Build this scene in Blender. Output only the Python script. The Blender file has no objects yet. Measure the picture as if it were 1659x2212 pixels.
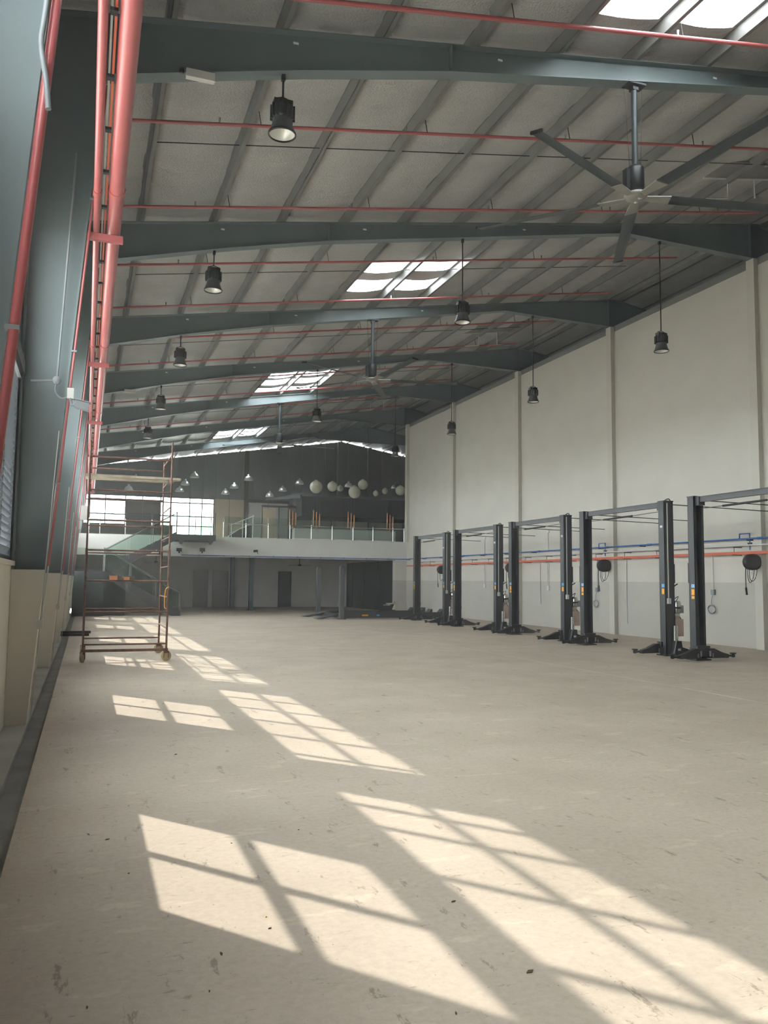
import bpy, math, random
import numpy as np
from mathutils import Vector, Matrix

# ------------------------------------------------------------------ camera
random.seed(7)
S = bpy.context.scene
COL = S.collection
F_PX, CX, CY, CAM_H = 1770.15, 829.5, 1106.0, 1.57      # calibrated on a 1659 x 2212 frame


def camera_axes():
    vp, hs = (184.73, 1249.44), 0.01
    y = np.array([(vp[0] - CX) / F_PX, -(vp[1] - CY) / F_PX, -1.0]); y /= np.linalg.norm(y)
    p = np.array([(vp[0] + 4000 - CX) / F_PX, -(vp[1] + 4000 * hs - CY) / F_PX, -1.0])
    z = np.cross(p, y); z /= np.linalg.norm(z)
    return np.array([np.cross(y, z), y, z])


RC = camera_axes()
cam = bpy.data.cameras.new('camera')
cam.sensor_fit = 'VERTICAL'; cam.sensor_height = 36.0; cam.lens = F_PX / 2212 * 36.0
cam.clip_end = 400
cam_o = bpy.data.objects.new('camera', cam); COL.objects.link(cam_o)
cam_o.matrix_world = Matrix([[*RC[0], 0], [*RC[1], 0], [*RC[2], CAM_H], [0, 0, 0, 1]])
S.camera = cam_o


def ray(x, y):
    return RC @ np.array([(x - CX) / F_PX, -(y - CY) / F_PX, -1.0])


def onY(x, y, Y):
    r = ray(x, y); t = Y / r[1]; return (t * r[0], Y, CAM_H + t * r[2])


def onX(x, y, X):
    r = ray(x, y); t = X / r[0]; return (X, t * r[1], CAM_H + t * r[2])


def onZ(x, y, Z=0.0):
    r = ray(x, y); t = (Z - CAM_H) / r[2]; return (t * r[0], t * r[1], Z)


# ------------------------------------------------------------------ sky, sun, exposure
W = bpy.data.worlds.new('sky'); S.world = W; W.use_nodes = True
bg = W.node_tree.nodes['Background']
bg.inputs[0].default_value = (0.95, 0.985, 1.0, 1); bg.inputs[1].default_value = 14.0
sun = bpy.data.lights.new('sun', 'SUN'); sun.energy = 5.6; sun.color = (1.0, 0.93, 0.86); sun.angle = math.radians(0.6)
sun_o = bpy.data.objects.new('sun', sun); COL.objects.link(sun_o)
sun_o.rotation_euler = Vector((0.645, -0.82, -1.0)).to_track_quat('-Z', 'Y').to_euler()
sun_o.location = (-30, 40, 50)
S.view_settings.view_transform = 'Standard'; S.view_settings.look = 'None'
S.view_settings.exposure = 0.45; S.view_settings.gamma = 1.0; S.view_settings.use_curve_mapping = False
S.cycles.diffuse_bounces = 6; S.cycles.max_bounces = 14; S.cycles.transparent_max_bounces = 24
S.cycles.caustics_reflective = False; S.cycles.caustics_refractive = False
S.cycles.sample_clamp_indirect = 6.0


# ------------------------------------------------------------------ materials
def mat(name, col, rough=0.6, metal=0.0, var=0.06, vscale=3.0, bump=0.0, bscale=40.0, spec=0.4):
    m = bpy.data.materials.new(name); m.use_nodes = True
    nt = m.node_tree; b = nt.nodes['Principled BSDF']
    b.inputs['Roughness'].default_value = rough; b.inputs['Metallic'].default_value = metal
    b.inputs['Specular IOR Level'].default_value = spec
    b.inputs['Base Color'].default_value = (*col, 1)
    tc = nt.nodes.new('ShaderNodeTexCoord')
    if var:
        n = nt.nodes.new('ShaderNodeTexNoise'); n.inputs['Scale'].default_value = vscale; n.inputs['Detail'].default_value = 5
        nt.links.new(tc.outputs['Object'], n.inputs['Vector'])
        mp = nt.nodes.new('ShaderNodeMapRange'); mp.inputs[1].default_value = 0.3; mp.inputs[2].default_value = 0.7
        mp.inputs[3].default_value = 1 - var; mp.inputs[4].default_value = 1 + var
        nt.links.new(n.outputs['Fac'], mp.inputs[0])
        mx = nt.nodes.new('ShaderNodeVectorMath'); mx.operation = 'SCALE'; mx.inputs[0].default_value = col
        nt.links.new(mp.outputs[0], mx.inputs['Scale']); nt.links.new(mx.outputs[0], b.inputs['Base Color'])
    if bump:
        n2 = nt.nodes.new('ShaderNodeTexNoise'); n2.inputs['Scale'].default_value = bscale; n2.inputs['Detail'].default_value = 3
        nt.links.new(tc.outputs['Object'], n2.inputs['Vector'])
        bp = nt.nodes.new('ShaderNodeBump'); bp.inputs['Strength'].default_value = bump; bp.inputs['Distance'].default_value = 0.02
        nt.links.new(n2.outputs['Fac'], bp.inputs['Height']); nt.links.new(bp.outputs[0], b.inputs['Normal'])
    return m


def glass(name, tint, gloss=0.10):
    m = bpy.data.materials.new(name); m.use_nodes = True; nt = m.node_tree
    nt.nodes.remove(nt.nodes['Principled BSDF']); out = nt.nodes['Material Output']
    t = nt.nodes.new('ShaderNodeBsdfTransparent'); t.inputs[0].default_value = (*tint, 1)
    g = nt.nodes.new('ShaderNodeBsdfGlossy'); g.inputs['Roughness'].default_value = 0.03
    lw = nt.nodes.new('ShaderNodeLayerWeight'); pw = nt.nodes.new('ShaderNodeMath'); pw.operation = 'POWER'; pw.inputs[1].default_value = 4
    f = nt.nodes.new('ShaderNodeMath'); f.operation = 'MULTIPLY_ADD'; f.inputs[1].default_value = 0.5; f.inputs[2].default_value = gloss * .4
    nt.links.new(lw.outputs['Facing'], pw.inputs[0]); nt.links.new(pw.outputs[0], f.inputs[0])
    x = nt.nodes.new('ShaderNodeMixShader')
    nt.links.new(f.outputs[0], x.inputs[0]); nt.links.new(t.outputs[0], x.inputs[1]); nt.links.new(g.outputs[0], x.inputs[2])
    nt.links.new(x.outputs[0], out.inputs[0]); return m


def translucent(name, col, share=0.7, clear=0.0):
    m = bpy.data.materials.new(name); m.use_nodes = True; nt = m.node_tree
    nt.nodes.remove(nt.nodes['Principled BSDF']); out = nt.nodes['Material Output']
    t = nt.nodes.new('ShaderNodeBsdfTranslucent'); t.inputs[0].default_value = (*col, 1)
    d = nt.nodes.new('ShaderNodeBsdfDiffuse'); d.inputs[0].default_value = (*col, 1)
    x = nt.nodes.new('ShaderNodeMixShader'); x.inputs[0].default_value = share
    nt.links.new(d.outputs[0], x.inputs[1]); nt.links.new(t.outputs[0], x.inputs[2])
    last = x
    if clear:
        tr = nt.nodes.new('ShaderNodeBsdfTransparent'); y = nt.nodes.new('ShaderNodeMixShader'); y.inputs[0].default_value = clear
        nt.links.new(x.outputs[0], y.inputs[1]); nt.links.new(tr.outputs[0], y.inputs[2]); last = y
    nt.links.new(last.outputs[0], out.inputs[0]); return m


def floor_material():
    m = mat('floor_concrete', (0.5, 0.455, 0.39), 0.42, 0, 0, spec=0.35)
    nt = m.node_tree; b = nt.nodes['Principled BSDF']; tc = nt.nodes.new('ShaderNodeTexCoord')
    def noise(scale, detail, stretch=(1, 1, 1), rough=0.55):
        mp = nt.nodes.new('ShaderNodeMapping'); mp.inputs['Scale'].default_value = stretch
        n = nt.nodes.new('ShaderNodeTexNoise'); n.inputs['Scale'].default_value = scale; n.inputs['Detail'].default_value = detail
        n.inputs['Roughness'].default_value = rough
        nt.links.new(tc.outputs['Object'], mp.inputs[0]); nt.links.new(mp.outputs[0], n.inputs['Vector']); return n
    def ramp(src, a, bb, ca, cb):
        r = nt.nodes.new('ShaderNodeValToRGB'); r.color_ramp.elements[0].position = a; r.color_ramp.elements[1].position = bb
        r.color_ramp.elements[0].color = (*ca, 1); r.color_ramp.elements[1].color = (*cb, 1)
        nt.links.new(src.outputs['Fac'], r.inputs[0]); return r
    base = ramp(noise(0.35, 6), 0.3, 0.7, (0.455, 0.384, 0.306), (0.525, 0.446, 0.360))
    def mul(a, c):
        x = nt.nodes.new('ShaderNodeMix'); x.data_type = 'RGBA'; x.blend_type = 'MULTIPLY'; x.inputs[0].default_value = 1
        nt.links.new(a, x.inputs[6]); nt.links.new(c, x.inputs[7]); return x.outputs[2]
    w1 = (1, 1, 1)
    c = mul(base.outputs[0], ramp(noise(24, 9, (1, 1, 1), 0.72), 0.32, 0.60, (0.86, 0.855, 0.84), (1.04, 1.04, 1.04)).outputs[0])      # mottling
    c = mul(c, ramp(noise(3.4, 10, (2.2, 0.7, 1), 0.78), 0.375, 0.41, (0.60, 0.58, 0.55), w1).outputs[0])               # dark scuffs
    c = mul(c, ramp(noise(5.5, 8, (0.7, 2.4, 1), 0.8), 0.365, 0.39, (0.62, 0.60, 0.56), w1).outputs[0])
    c = mul(c, ramp(noise(3.9, 4, (0.55, 1.3, 1), 0.55), 0.615, 0.645, w1, (1.13, 1.13, 1.12)).outputs[0])               # pale flecks
    c = mul(c, ramp(noise(38, 2, (1, 1, 1), 0.5), 0.235, 0.26, (0.35, 0.33, 0.30), w1).outputs[0])                      # specks
    c = mul(c, ramp(noise(0.9, 3), 0.35, 0.65, (0.93, 0.925, 0.91), (1.04, 1.04, 1.04)).outputs[0])
    nt.links.new(c, b.inputs['Base Color'])
    rr = ramp(noise(1.3, 5), 0.3, 0.7, (0.42,) * 3, (0.6,) * 3); nt.links.new(rr.outputs[0], b.inputs['Roughness'])
    return m


def wall_material():
    """cream paint with a grey painted dado up to 1.63 m"""
    m = mat('wall_cream_with_dado', (0.565, 0.535, 0.475), 0.75, 0, 0.03, 1.2, 0.04, 60)
    nt = m.node_tree; b = nt.nodes['Principled BSDF']; src = b.inputs['Base Color'].links[0].from_socket
    g = nt.nodes.new('ShaderNodeNewGeometry'); sp = nt.nodes.new('ShaderNodeSeparateXYZ'); nt.links.new(g.outputs['Position'], sp.inputs[0])
    lt = nt.nodes.new('ShaderNodeMath'); lt.operation = 'LESS_THAN'; lt.inputs[1].default_value = 1.63; nt.links.new(sp.outputs[2], lt.inputs[0])
    x = nt.nodes.new('ShaderNodeMix'); x.data_type = 'RGBA'; x.blend_type = 'MULTIPLY'
    nt.links.new(lt.outputs[0], x.inputs[0]); nt.links.new(src, x.inputs[6]); x.inputs[7].default_value = (0.79, 0.80, 0.80, 1)
    nt.links.new(x.outputs[2], b.inputs['Base Color']); return m


def insulation_material():
    m = mat('silver_insulation_foil', (0.475, 0.475, 0.455), 0.42, 0.3, 0.07, 1.5, 0, spec=0.5)
    nt = m.node_tree; b = nt.nodes['Principled BSDF']
    g = nt.nodes.new('ShaderNodeNewGeometry')
    v = nt.nodes.new('ShaderNodeTexVoronoi'); v.inputs['Scale'].default_value = 30
    n = nt.nodes.new('ShaderNodeTexNoise'); n.inputs['Scale'].default_value = 3.5; n.inputs['Detail'].default_value = 4
    mp = nt.nodes.new('ShaderNodeMapping'); mp.inputs['Scale'].default_value = (0.5, 3.0, 1)
    nt.links.new(g.outputs['Position'], mp.inputs[0]); nt.links.new(mp.outputs[0], n.inputs['Vector']); nt.links.new(g.outputs['Position'], v.inputs['Vector'])
    a = nt.nodes.new('ShaderNodeMath'); a.operation = 'MULTIPLY_ADD'; a.inputs[1].default_value = 5.0
    nt.links.new(n.outputs['Fac'], a.inputs[0]); nt.links.new(v.outputs['Distance'], a.inputs[2])
    bp = nt.nodes.new('ShaderNodeBump'); bp.inputs['Strength'].default_value = 0.38; bp.inputs['Distance'].default_value = 0.025
    nt.links.new(a.outputs[0], bp.inputs['Height']); nt.links.new(bp.outputs[0], b.inputs['Normal']); return m


M = dict(
    floor=floor_material(), wall=wall_material(), foil=insulation_material(),
    cream=mat('cream_paint', (0.53, 0.505, 0.44), 0.7, 0, 0.03, 1.5),
    white=mat('white_paint', (0.61, 0.60, 0.555), 0.6, 0, 0.03, 1.5),
    dado=mat('cream_dado_brightened', (0.78, 0.75, 0.67), 0.7, 0, 0.03, 1.5),  # same cream, brightened in colour to stand in for missing bounce light
    steel=mat('dark_teal_steel_paint', (0.145, 0.180, 0.184), 0.45, 0, 0.08, 1.0, spec=0.5),
    galv=mat('galvanised_purlin', (0.19, 0.19, 0.18), 0.5, 0.1, 0.1, 2.0),
    clad=mat('dark_cladding', (0.19, 0.195, 0.185), 0.6, 0, 0.06, 1.0),
    clad_in=mat('grey_wall_cladding', (0.16, 0.18, 0.19), 0.6, 0, 0.06, 1.0),
    apron=mat('grey_concrete', (0.42, 0.42, 0.38), 0.8, 0, 0.12, 1.5, 0.1, 30),
    drain=mat('drain_concrete', (0.25, 0.25, 0.23), 0.9, 0, 0.15, 3, 0.15, 30),
    red=mat('red_pipe_paint', (0.41, 0.108, 0.108), 0.35, 0, 0.06, 2, spec=0.5),
    orange=mat('orange_trunking', (0.55, 0.115, 0.055), 0.45, 0, 0.05, 2),
    blue=mat('blue_pipe', (0.035, 0.13, 0.34), 0.4, 0, 0.05, 2),
    black=mat('black_steel', (0.022, 0.023, 0.024), 0.4, 0.1, 0.1, 3),
    lift=mat('charcoal_lift_paint', (0.034, 0.036, 0.039), 0.42, 0.1, 0.08, 2, spec=0.5),
    liftlite=mat('grey_lift_paint', (0.075, 0.08, 0.082), 0.45, 0, 0.08, 2),
    chrome=mat('bright_metal', (0.62, 0.62, 0.58), 0.25, 0.9, 0.06, 4),
    alu=mat('spun_aluminium', (0.72, 0.73, 0.72), 0.28, 0.85, 0.05, 5),
    lens=mat('lamp_lens', (0.78, 0.77, 0.70), 0.3, 0.2, 0.04, 8),
    conduit=mat('pale_conduit', (0.55, 0.56, 0.52), 0.5, 0, 0.05, 3),
    greycond=mat('grey_conduit', (0.22, 0.24, 0.25), 0.5, 0, 0.05, 3),
    rust=mat('rusty_red_scaffold', (0.15, 0.078, 0.055), 0.7, 0.2, 0.35, 9, 0.1, 60),
    wood=mat('weathered_plank', (0.40, 0.35, 0.27), 0.8, 0, 0.2, 6, 0.1, 50),
    tan=mat('tan_wheel', (0.42, 0.34, 0.19), 0.6, 0, 0.15, 8),
    boxo=mat('orange_brown_card', (0.62, 0.26, 0.12), 0.7, 0, 0.1, 8),
    teal=mat('teal_post_paint', (0.045, 0.085, 0.095), 0.5, 0, 0.05, 2),
    under=mat('underside_grey_paint', (0.68, 0.66, 0.62), 0.75, 0, 0.04, 1.0),
    dooropen=mat('dark_green_door', (0.022, 0.032, 0.030), 0.5, 0, 0.08, 2),
    doorgrey=mat('grey_flush_door', (0.25, 0.24, 0.22), 0.6, 0, 0.04, 2),
    brown=mat('brown_panel', (0.10, 0.082, 0.062), 0.6, 0, 0.06, 1.5),
    beige=mat('beige_panel', (0.45, 0.37, 0.27), 0.7, 0, 0.04, 1.5),
    copper=mat('copper_tube', (0.60, 0.28, 0.13), 0.3, 0.8, 0.06, 4),
    globe=mat('cream_globe', (0.62, 0.60, 0.47), 0.25, 0, 0.03, 4),
    tank=mat('pinkish_oil_tank', (0.42, 0.31, 0.25), 0.35, 0, 0.05, 5),
    yellow=mat('yellow_sticker', (0.80, 0.36, 0.03), 0.5, 0, 0.02, 5),
    sky_sticker=mat('blue_sticker', (0.10, 0.33, 0.62), 0.5, 0, 0.02, 5),
    sticker_white=mat('white_print', (0.8, 0.8, 0.8), 0.5, 0, 0.0),
    rubber=mat('black_rubber', (0.018, 0.018, 0.018), 0.7, 0, 0.1, 6),
    chalk=mat('pale_line', (0.62, 0.58, 0.52), 0.8, 0, 0.1, 8),
    leaf=mat('dry_leaf', (0.09, 0.065, 0.035), 0.8, 0, 0.2, 20),
    yleaf=mat('yellow_leaf', (0.55, 0.38, 0.06), 0.8, 0, 0.2, 20),
    fan=mat('dark_fan_paint', (0.045, 0.057, 0.06), 0.4, 0.1, 0.06, 2),
    fanlite=mat('grey_fan_bracket', (0.27, 0.26, 0.23), 0.5, 0.2, 0.05, 3),
    railpaint=mat('satin_rail_steel', (0.12, 0.125, 0.12), 0.6, 0.0, 0.05, 4),
    ground=mat('outside_ground', (0.42, 0.40, 0.36), 0.9, 0, 0.1, 0.3),
    frame=mat('window_frame_paint', (0.10, 0.115, 0.125), 0.5, 0, 0.05, 2),
    stair=mat('black_stair_steel', (0.028, 0.030, 0.030), 0.5, 0, 0.06, 2),
    pane=glass('clear_pane', (0.95, 0.97, 0.97)), green=glass('green_glass', (0.78, 0.90, 0.83)), rail=glass('rail_glass', (0.86, 0.92, 0.89)),
    louvre=translucent('frosted_louvre_glass', (0.30, 0.33, 0.36), 0.22), skylight=translucent('translucent_roof_sheet', (0.74, 0.78, 0.80), 0.85),
)


# ------------------------------------------------------------------ mesh helpers
class MB:
    def __init__(s): s.v, s.f, s.sm = [], [], []
    def add(s, vs, fs, smooth=False):
        o = len(s.v); s.v += [tuple(map(float, v)) for v in vs]; s.f += [tuple(o + i for i in f) for f in fs]; s.sm += [smooth] * len(fs); return s
    def box(s, x0, x1, y0, y1, z0, z1):
        vs = [(x, y, z) for z in (z0, z1) for y in (y0, y1) for x in (x0, x1)]
        return s.add(vs, [(0, 2, 3, 1), (4, 5, 7, 6), (0, 1, 5, 4), (2, 6, 7, 3), (0, 4, 6, 2), (1, 3, 7, 5)])
    def prism(s, pts, a, b, axis='y'):
        """polygon in the plane across axis, pushed from a to b along it"""
        n = len(pts)
        def P(u, v, w): return {'y': (u, w, v), 'x': (w, u, v), 'z': (u, v, w)}[axis]
        vs = [P(u, v, a) for u, v in pts] + [P(u, v, b) for u, v in pts]
        fs = [tuple(range(n)), tuple(range(2 * n - 1, n - 1, -1))] + [(i, i + n, (i + 1) % n + n, (i + 1) % n) for i in range(n)]
        return s.add(vs, fs)
    def strip(s, pts, t, a, b, axis='y'):
        """a plate of thickness t that follows a polyline"""
        for (u0, v0), (u1, v1) in zip(pts, pts[1:]):
            L = math.hypot(u1 - u0, v1 - v0); nu, nv = -(v1 - v0) / L * t, (u1 - u0) / L * t
            s.prism([(u0, v0), (u1, v1), (u1 + nu, v1 + nv), (u0 + nu, v0 + nv)], a, b, axis)
        return s
    def tube(s, pts, r, n=8, cap=True):
        pts = [Vector(p) for p in pts]; rings = []
        for i, p in enumerate(pts):
            d = (pts[min(i + 1, len(pts) - 1)] - pts[max(i - 1, 0)]).normalized()
            u = d.cross(Vector((0, 0, 1)) if abs(d.z) < 0.9 else Vector((1, 0, 0))).normalized(); w = d.cross(u)
            rr = r[i] if isinstance(r, (list, tuple)) else r
            rings.append([p + (u * math.cos(k * 2 * math.pi / n) + w * math.sin(k * 2 * math.pi / n)) * rr for k in range(n)])
        vs = [v for g in rings for v in g]
        fs = [(i * n + k, i * n + (k + 1) % n, (i + 1) * n + (k + 1) % n, (i + 1) * n + k) for i in range(len(pts) - 1) for k in range(n)]
        s.add(vs, fs, True)
        if cap:
            s.add(rings[0], [tuple(range(n - 1, -1, -1))]); s.add(rings[-1], [tuple(range(n))])
        return s
    def curve(s, pts, r, n=8, sub=6):
        P = [Vector(p) for p in pts]; P = [P[0] * 2 - P[1]] + P + [P[-1] * 2 - P[-2]]; out = []
        for i in range(1, len(P) - 2):
            a, b, c, d = P[i - 1:i + 3]
            for k in range(sub):
                t = k / sub
                out.append(.5 * (2 * b + (c - a) * t + (2 * a - 5 * b + 4 * c - d) * t * t + (3 * b - a - 3 * c + d) * t ** 3))
        return s.tube(out + [P[-2]], r, n)
    def lathe(s, prof, c=(0, 0, 0), n=20):
        vs = [(c[0] + r * math.cos(k * 2 * math.pi / n), c[1] + r * math.sin(k * 2 * math.pi / n), c[2] + z) for r, z in prof for k in range(n)]
        fs = [(i * n + k, i * n + (k + 1) % n, (i + 1) * n + (k + 1) % n, (i + 1) * n + k) for i in range(len(prof) - 1) for k in range(n)]
        return s.add(vs, fs, True)
    def disc(s, c, r, axis='z', n=20):
        ax = {'z': (0, 1), 'y': (0, 2), 'x': (1, 2)}[axis]; vs = []
        for k in range(n):
            p = list(c); p[ax[0]] += r * math.cos(k * 2 * math.pi / n); p[ax[1]] += r * math.sin(k * 2 * math.pi / n); vs.append(p)
        return s.add(vs, [tuple(range(n))])
    def xf(s, m):
        s.v = [tuple(m @ Vector(v)) for v in s.v]; return s
    def mesh(s, name, m):
        me = bpy.data.meshes.new(name); me.from_pydata(s.v, [], s.f); me.materials.append(M[m])
        me.polygons.foreach_set('use_smooth', s.sm); me.update(); return me
    def build(s, name, m, parent=None, loc=None):
        return link(name, s.mesh(name, m), parent, loc)


def link(name, data, parent=None, loc=None):
    o = bpy.data.objects.new(name, data); COL.objects.link(o)
    if parent: o.parent = parent
    if loc is not None: o.location = loc
    return o


def tag(o, label=None, cat=None, group=None, kind=None):
    if label: o['label'] = label
    if cat: o['category'] = cat
    if group: o['group'] = group
    if kind: o['kind'] = kind
    return o


def thing(name, label, cat, loc=(0, 0, 0), group=None, kind=None, rz=0.0):
    o = bpy.data.objects.new(name, None); COL.objects.link(o); o.location = loc; o.rotation_euler = (0, 0, rz)
    o.empty_display_size = 0.2
    return tag(o, label, cat, group, kind)


def copy_tree(o, parent=None, loc=None):
    c = o.copy(); COL.objects.link(c); c.parent = parent
    if loc is not None: c.location = loc
    for ch in list(o.children): copy_tree(ch, c)
    return c


def partbox(name, m, parent, *b):
    return MB().box(*b).build(name, m, parent)


# ------------------------------------------------------------------ big dimensions
FR = [3.7 + 6 * k for k in range(7)]          # near faces of the portal frames
Y0, Y1 = -8.3, 51.7                           # end walls
XL, XW, XR = -0.76, 15.66, 24.0               # left wall, dividing wall, outer right wall
SL = 0.159
ORD = ['nearest', 'second', 'third', 'fourth', 'fifth', 'sixth', 'seventh', 'eighth']
def rt(x): return 8.22 + SL * x if x <= 15.7 else 8.22 + SL * 15.7 - SL * (x - 15.7)
def colx(z): return -0.54 + 0.0725 * z        # inner edge of the tapered left columns

# ------------------------------------------------------------------ floor
fl = MB().box(-0.36, XR + .2, Y0, Y1, -0.2, 0).build('floor', 'floor')
tag(fl, 'wide beige concrete workshop floor with scuffs and sunlit patches', 'floor', kind='structure')
ap = thing('floor_apron', 'grey concrete margin and drain channel along the windowed wall', 'drain', kind='structure')
partbox('concrete_margin', 'apron', ap, -0.95, -0.53, Y0, 39.7, -0.2, 0.0)
partbox('drain_channel', 'drain', ap, -0.53, -0.36, Y0, 39.7, -0.2, -0.05)
for i, (xa, xb, ya, yb) in enumerate(((8.59, 8.61, 5.0, 30.0), (8.61, 13.4, 10.70, 10.715))):
    tag(MB().box(xa, xb, ya, yb, 0, .0012).build('floor_line', 'chalk'),
        ['thin pale line drawn along the open middle of the floor', 'short thin pale line running from the long floor line towards the lifts'][i], 'floor line')
tag(MB().box(-120, XR + 60, -80, 130, -0.6, -0.4).build('ground_outside', 'ground'), 'pale ground outside the building', 'ground', kind='structure')

# ------------------------------------------------------------------ left wall with its windows
wl = thing('wall_left', 'dark clad side wall with cream lower part and window bands', 'wall', kind='structure')
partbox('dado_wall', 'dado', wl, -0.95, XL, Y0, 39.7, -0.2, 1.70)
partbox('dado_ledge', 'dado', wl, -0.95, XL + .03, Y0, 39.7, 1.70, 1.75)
partbox('upper_cladding', 'clad_in', wl, -0.95, XL, Y0, Y1, 5.58, 8.35)
partbox('window_head_beam', 'clad', wl, -0.95, XL + .04, Y0, 39.7, 3.82, 3.97)
partbox('louvre_head', 'clad_in', wl, -0.83, XL + .02, Y0, 39.7, 3.74, 3.82)
partbox('far_cladding', 'clad', wl, -0.95, XL, 39.7, Y1, -0.2, 5.58)
partbox('end_cladding', 'clad_in', wl, -0.95, XL, Y0, Y0 + .3, 1.75, 5.58)
WB = [-8.3 + 6 * k for k in range(8)]
partbox('blind_cladding', 'clad_in', wl, -0.95, XL, Y0 + .3, -2.32, 1.75, 5.58)
blade_mesh = {}
pane_mesh = {}
def shared_box(cache, name, m, dx, dy, dz, tilt=0.0):
    k = (name, round(dx, 3), round(dy, 3), round(dz, 3), tilt)
    if k not in cache:
        b = MB().box(-dx / 2, dx / 2, -dy / 2, dy / 2, -dz / 2, dz / 2)
        if tilt: b.xf(Matrix.Rotation(tilt, 4, 'Y'))
        cache[k] = b.mesh(name, m)
    return cache[k]
for wi, B in enumerate(WB):
    if wi == 0: continue
    near = wi - 2
    place = 'behind the camera' if near < 0 else f'in bay {near + 1} counted from the photographer'
    w = tag(bpy.data.objects.new(f'window_{2 * wi + 1}', None), f'lower window with louvres beside a glazed middle, {place}', 'window', 'lower windows of the side wall', 'structure'); COL.objects.link(w)
    w.location = (-0.80, B, 0)
    fr = MB()
    for y0, y1 in ((-.02, .31), (1.86, 1.95), (3.71, 3.80), (5.88, 6.02)): fr.box(-.03, .03, y0, y1, 1.75, 3.75)
    for y in (1.06, 4.80): fr.box(-.025, .025, y, y + .04, 1.75, 3.75)
    fr.box(-.03, .03, .25, 6.0, 1.75, 1.80); fr.box(-.02, .02, 2.80, 2.87, 1.80, 3.75); fr.box(-.02, .02, 1.94, 3.72, 2.68, 2.77)
    fr.build('window_frame', 'frame', w)
    for y, dy in ((2.375, .85), (3.29, .84)):
        for z, dz in ((2.24, .88), (3.26, .98)):
            link('pane', shared_box(pane_mesh, 'pane', 'pane', .008, dy, dz), w, (0, y, z))
    banks = [(0.31, 1.06), (1.10, 1.86), (3.80, 4.80), (4.84, 5.88)]
    if 2 <= wi <= 3:
        for a, b in banks:
            me = shared_box(blade_mesh, 'louvre_blade', 'louvre', .006, b - a - .01, .092, 0.62)
            for k in range(26):
                link('louvre_blade', me, w, (0, (a + b) / 2, 1.85 + k * .0735))
    else:
        bl = MB()
        for a, b in banks:
            for k in range(26):
                q = MB().box(-.003, .003, -(b - a - .01) / 2, (b - a - .01) / 2, -.046, .046).xf(Matrix.Translation((0, (a + b) / 2, 1.85 + k * .0735)) @ Matrix.Rotation(.62, 4, 'Y'))
                bl.add(q.v, q.f)
        tag(bl.build('louvre_blades', 'louvre', w), kind='stuff')
    u = tag(bpy.data.objects.new(f'window_{2 * wi + 2}', None), f'high band of clear panes above the louvres, {place}', 'window', 'upper windows of the side wall', 'structure'); COL.objects.link(u)
    u.location = (-0.80, B, 0)
    bars = [0.30, 1.10, 2.08, 3.04, 4.0, 4.95, 5.72] if wi != 2 else [0.30, 0.80, 1.75, 2.70, 3.80, 4.74, 5.33, 5.72]
    fr = MB()
    for y in bars: fr.box(-.02, .02, y - .03, y + .03, 3.97, 5.58)
    fr.box(-.03, .03, -.02, .30, 3.97, 5.58); fr.box(-.03, .03, 5.72, 6.02, 3.97, 5.58)
    for z in (3.97, 4.76, 5.54): fr.box(-.02, .02, .3, 5.75, z, z + .05)
    fr.build('window_frame', 'frame', u)
    for a, b in zip(bars, bars[1:]):
        for z0, z1 in ((4.02, 4.76), (4.81, 5.54)):
            link('pane', shared_box(pane_mesh, 'pane', 'pane', .008, b - a - .06, z1 - z0), u, (0, (a + b) / 2, (z0 + z1) / 2))

# ------------------------------------------------------------------ right dividing wall, end walls
wr = thing('wall_right', 'tall cream dividing wall with piers and a grey dado', 'wall', kind='structure')
partbox('wall_face', 'wall', wr, XW, XW + .2, Y0, 39.95, -0.2, 9.63)
for i, y in enumerate([-2.3] + FR):
    if y > 39: y = 39.42
    o = MB().box(XW - .14, XW - .0005, y, y + .25, 0 if y < 39 else 3.62, 9.79).build(f'trim_{i + 1}', 'cream')
    tag(o, f'tall cream pier on the dividing wall, number {i} counted from the photographer' if i else 'tall cream pier on the dividing wall behind the camera', 'pier', 'piers of the dividing wall', 'structure')
partbox('top_beam', 'clad', wr, XW, XW + .2, Y0, 39.95, 9.63, 9.82)
MB().box(XR, XR + .2, Y0, Y1, -.2, 9.8).build('wall_right_outer', 'clad')
tag(bpy.data.objects['wall_right_outer'], 'dark outer wall beyond the dividing wall', 'wall', kind='structure')
MB().prism([(-.95, -.2), (XR + .2, -.2), (XR + .2, rt(XR) + .3), (15.7, rt(15.7) + .3), (-.95, rt(-.95) + .3)], Y0 - .2, Y0).build('wall_near', 'clad')
tag(bpy.data.objects['wall_near'], 'dark end wall behind the camera', 'wall', kind='structure')

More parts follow.
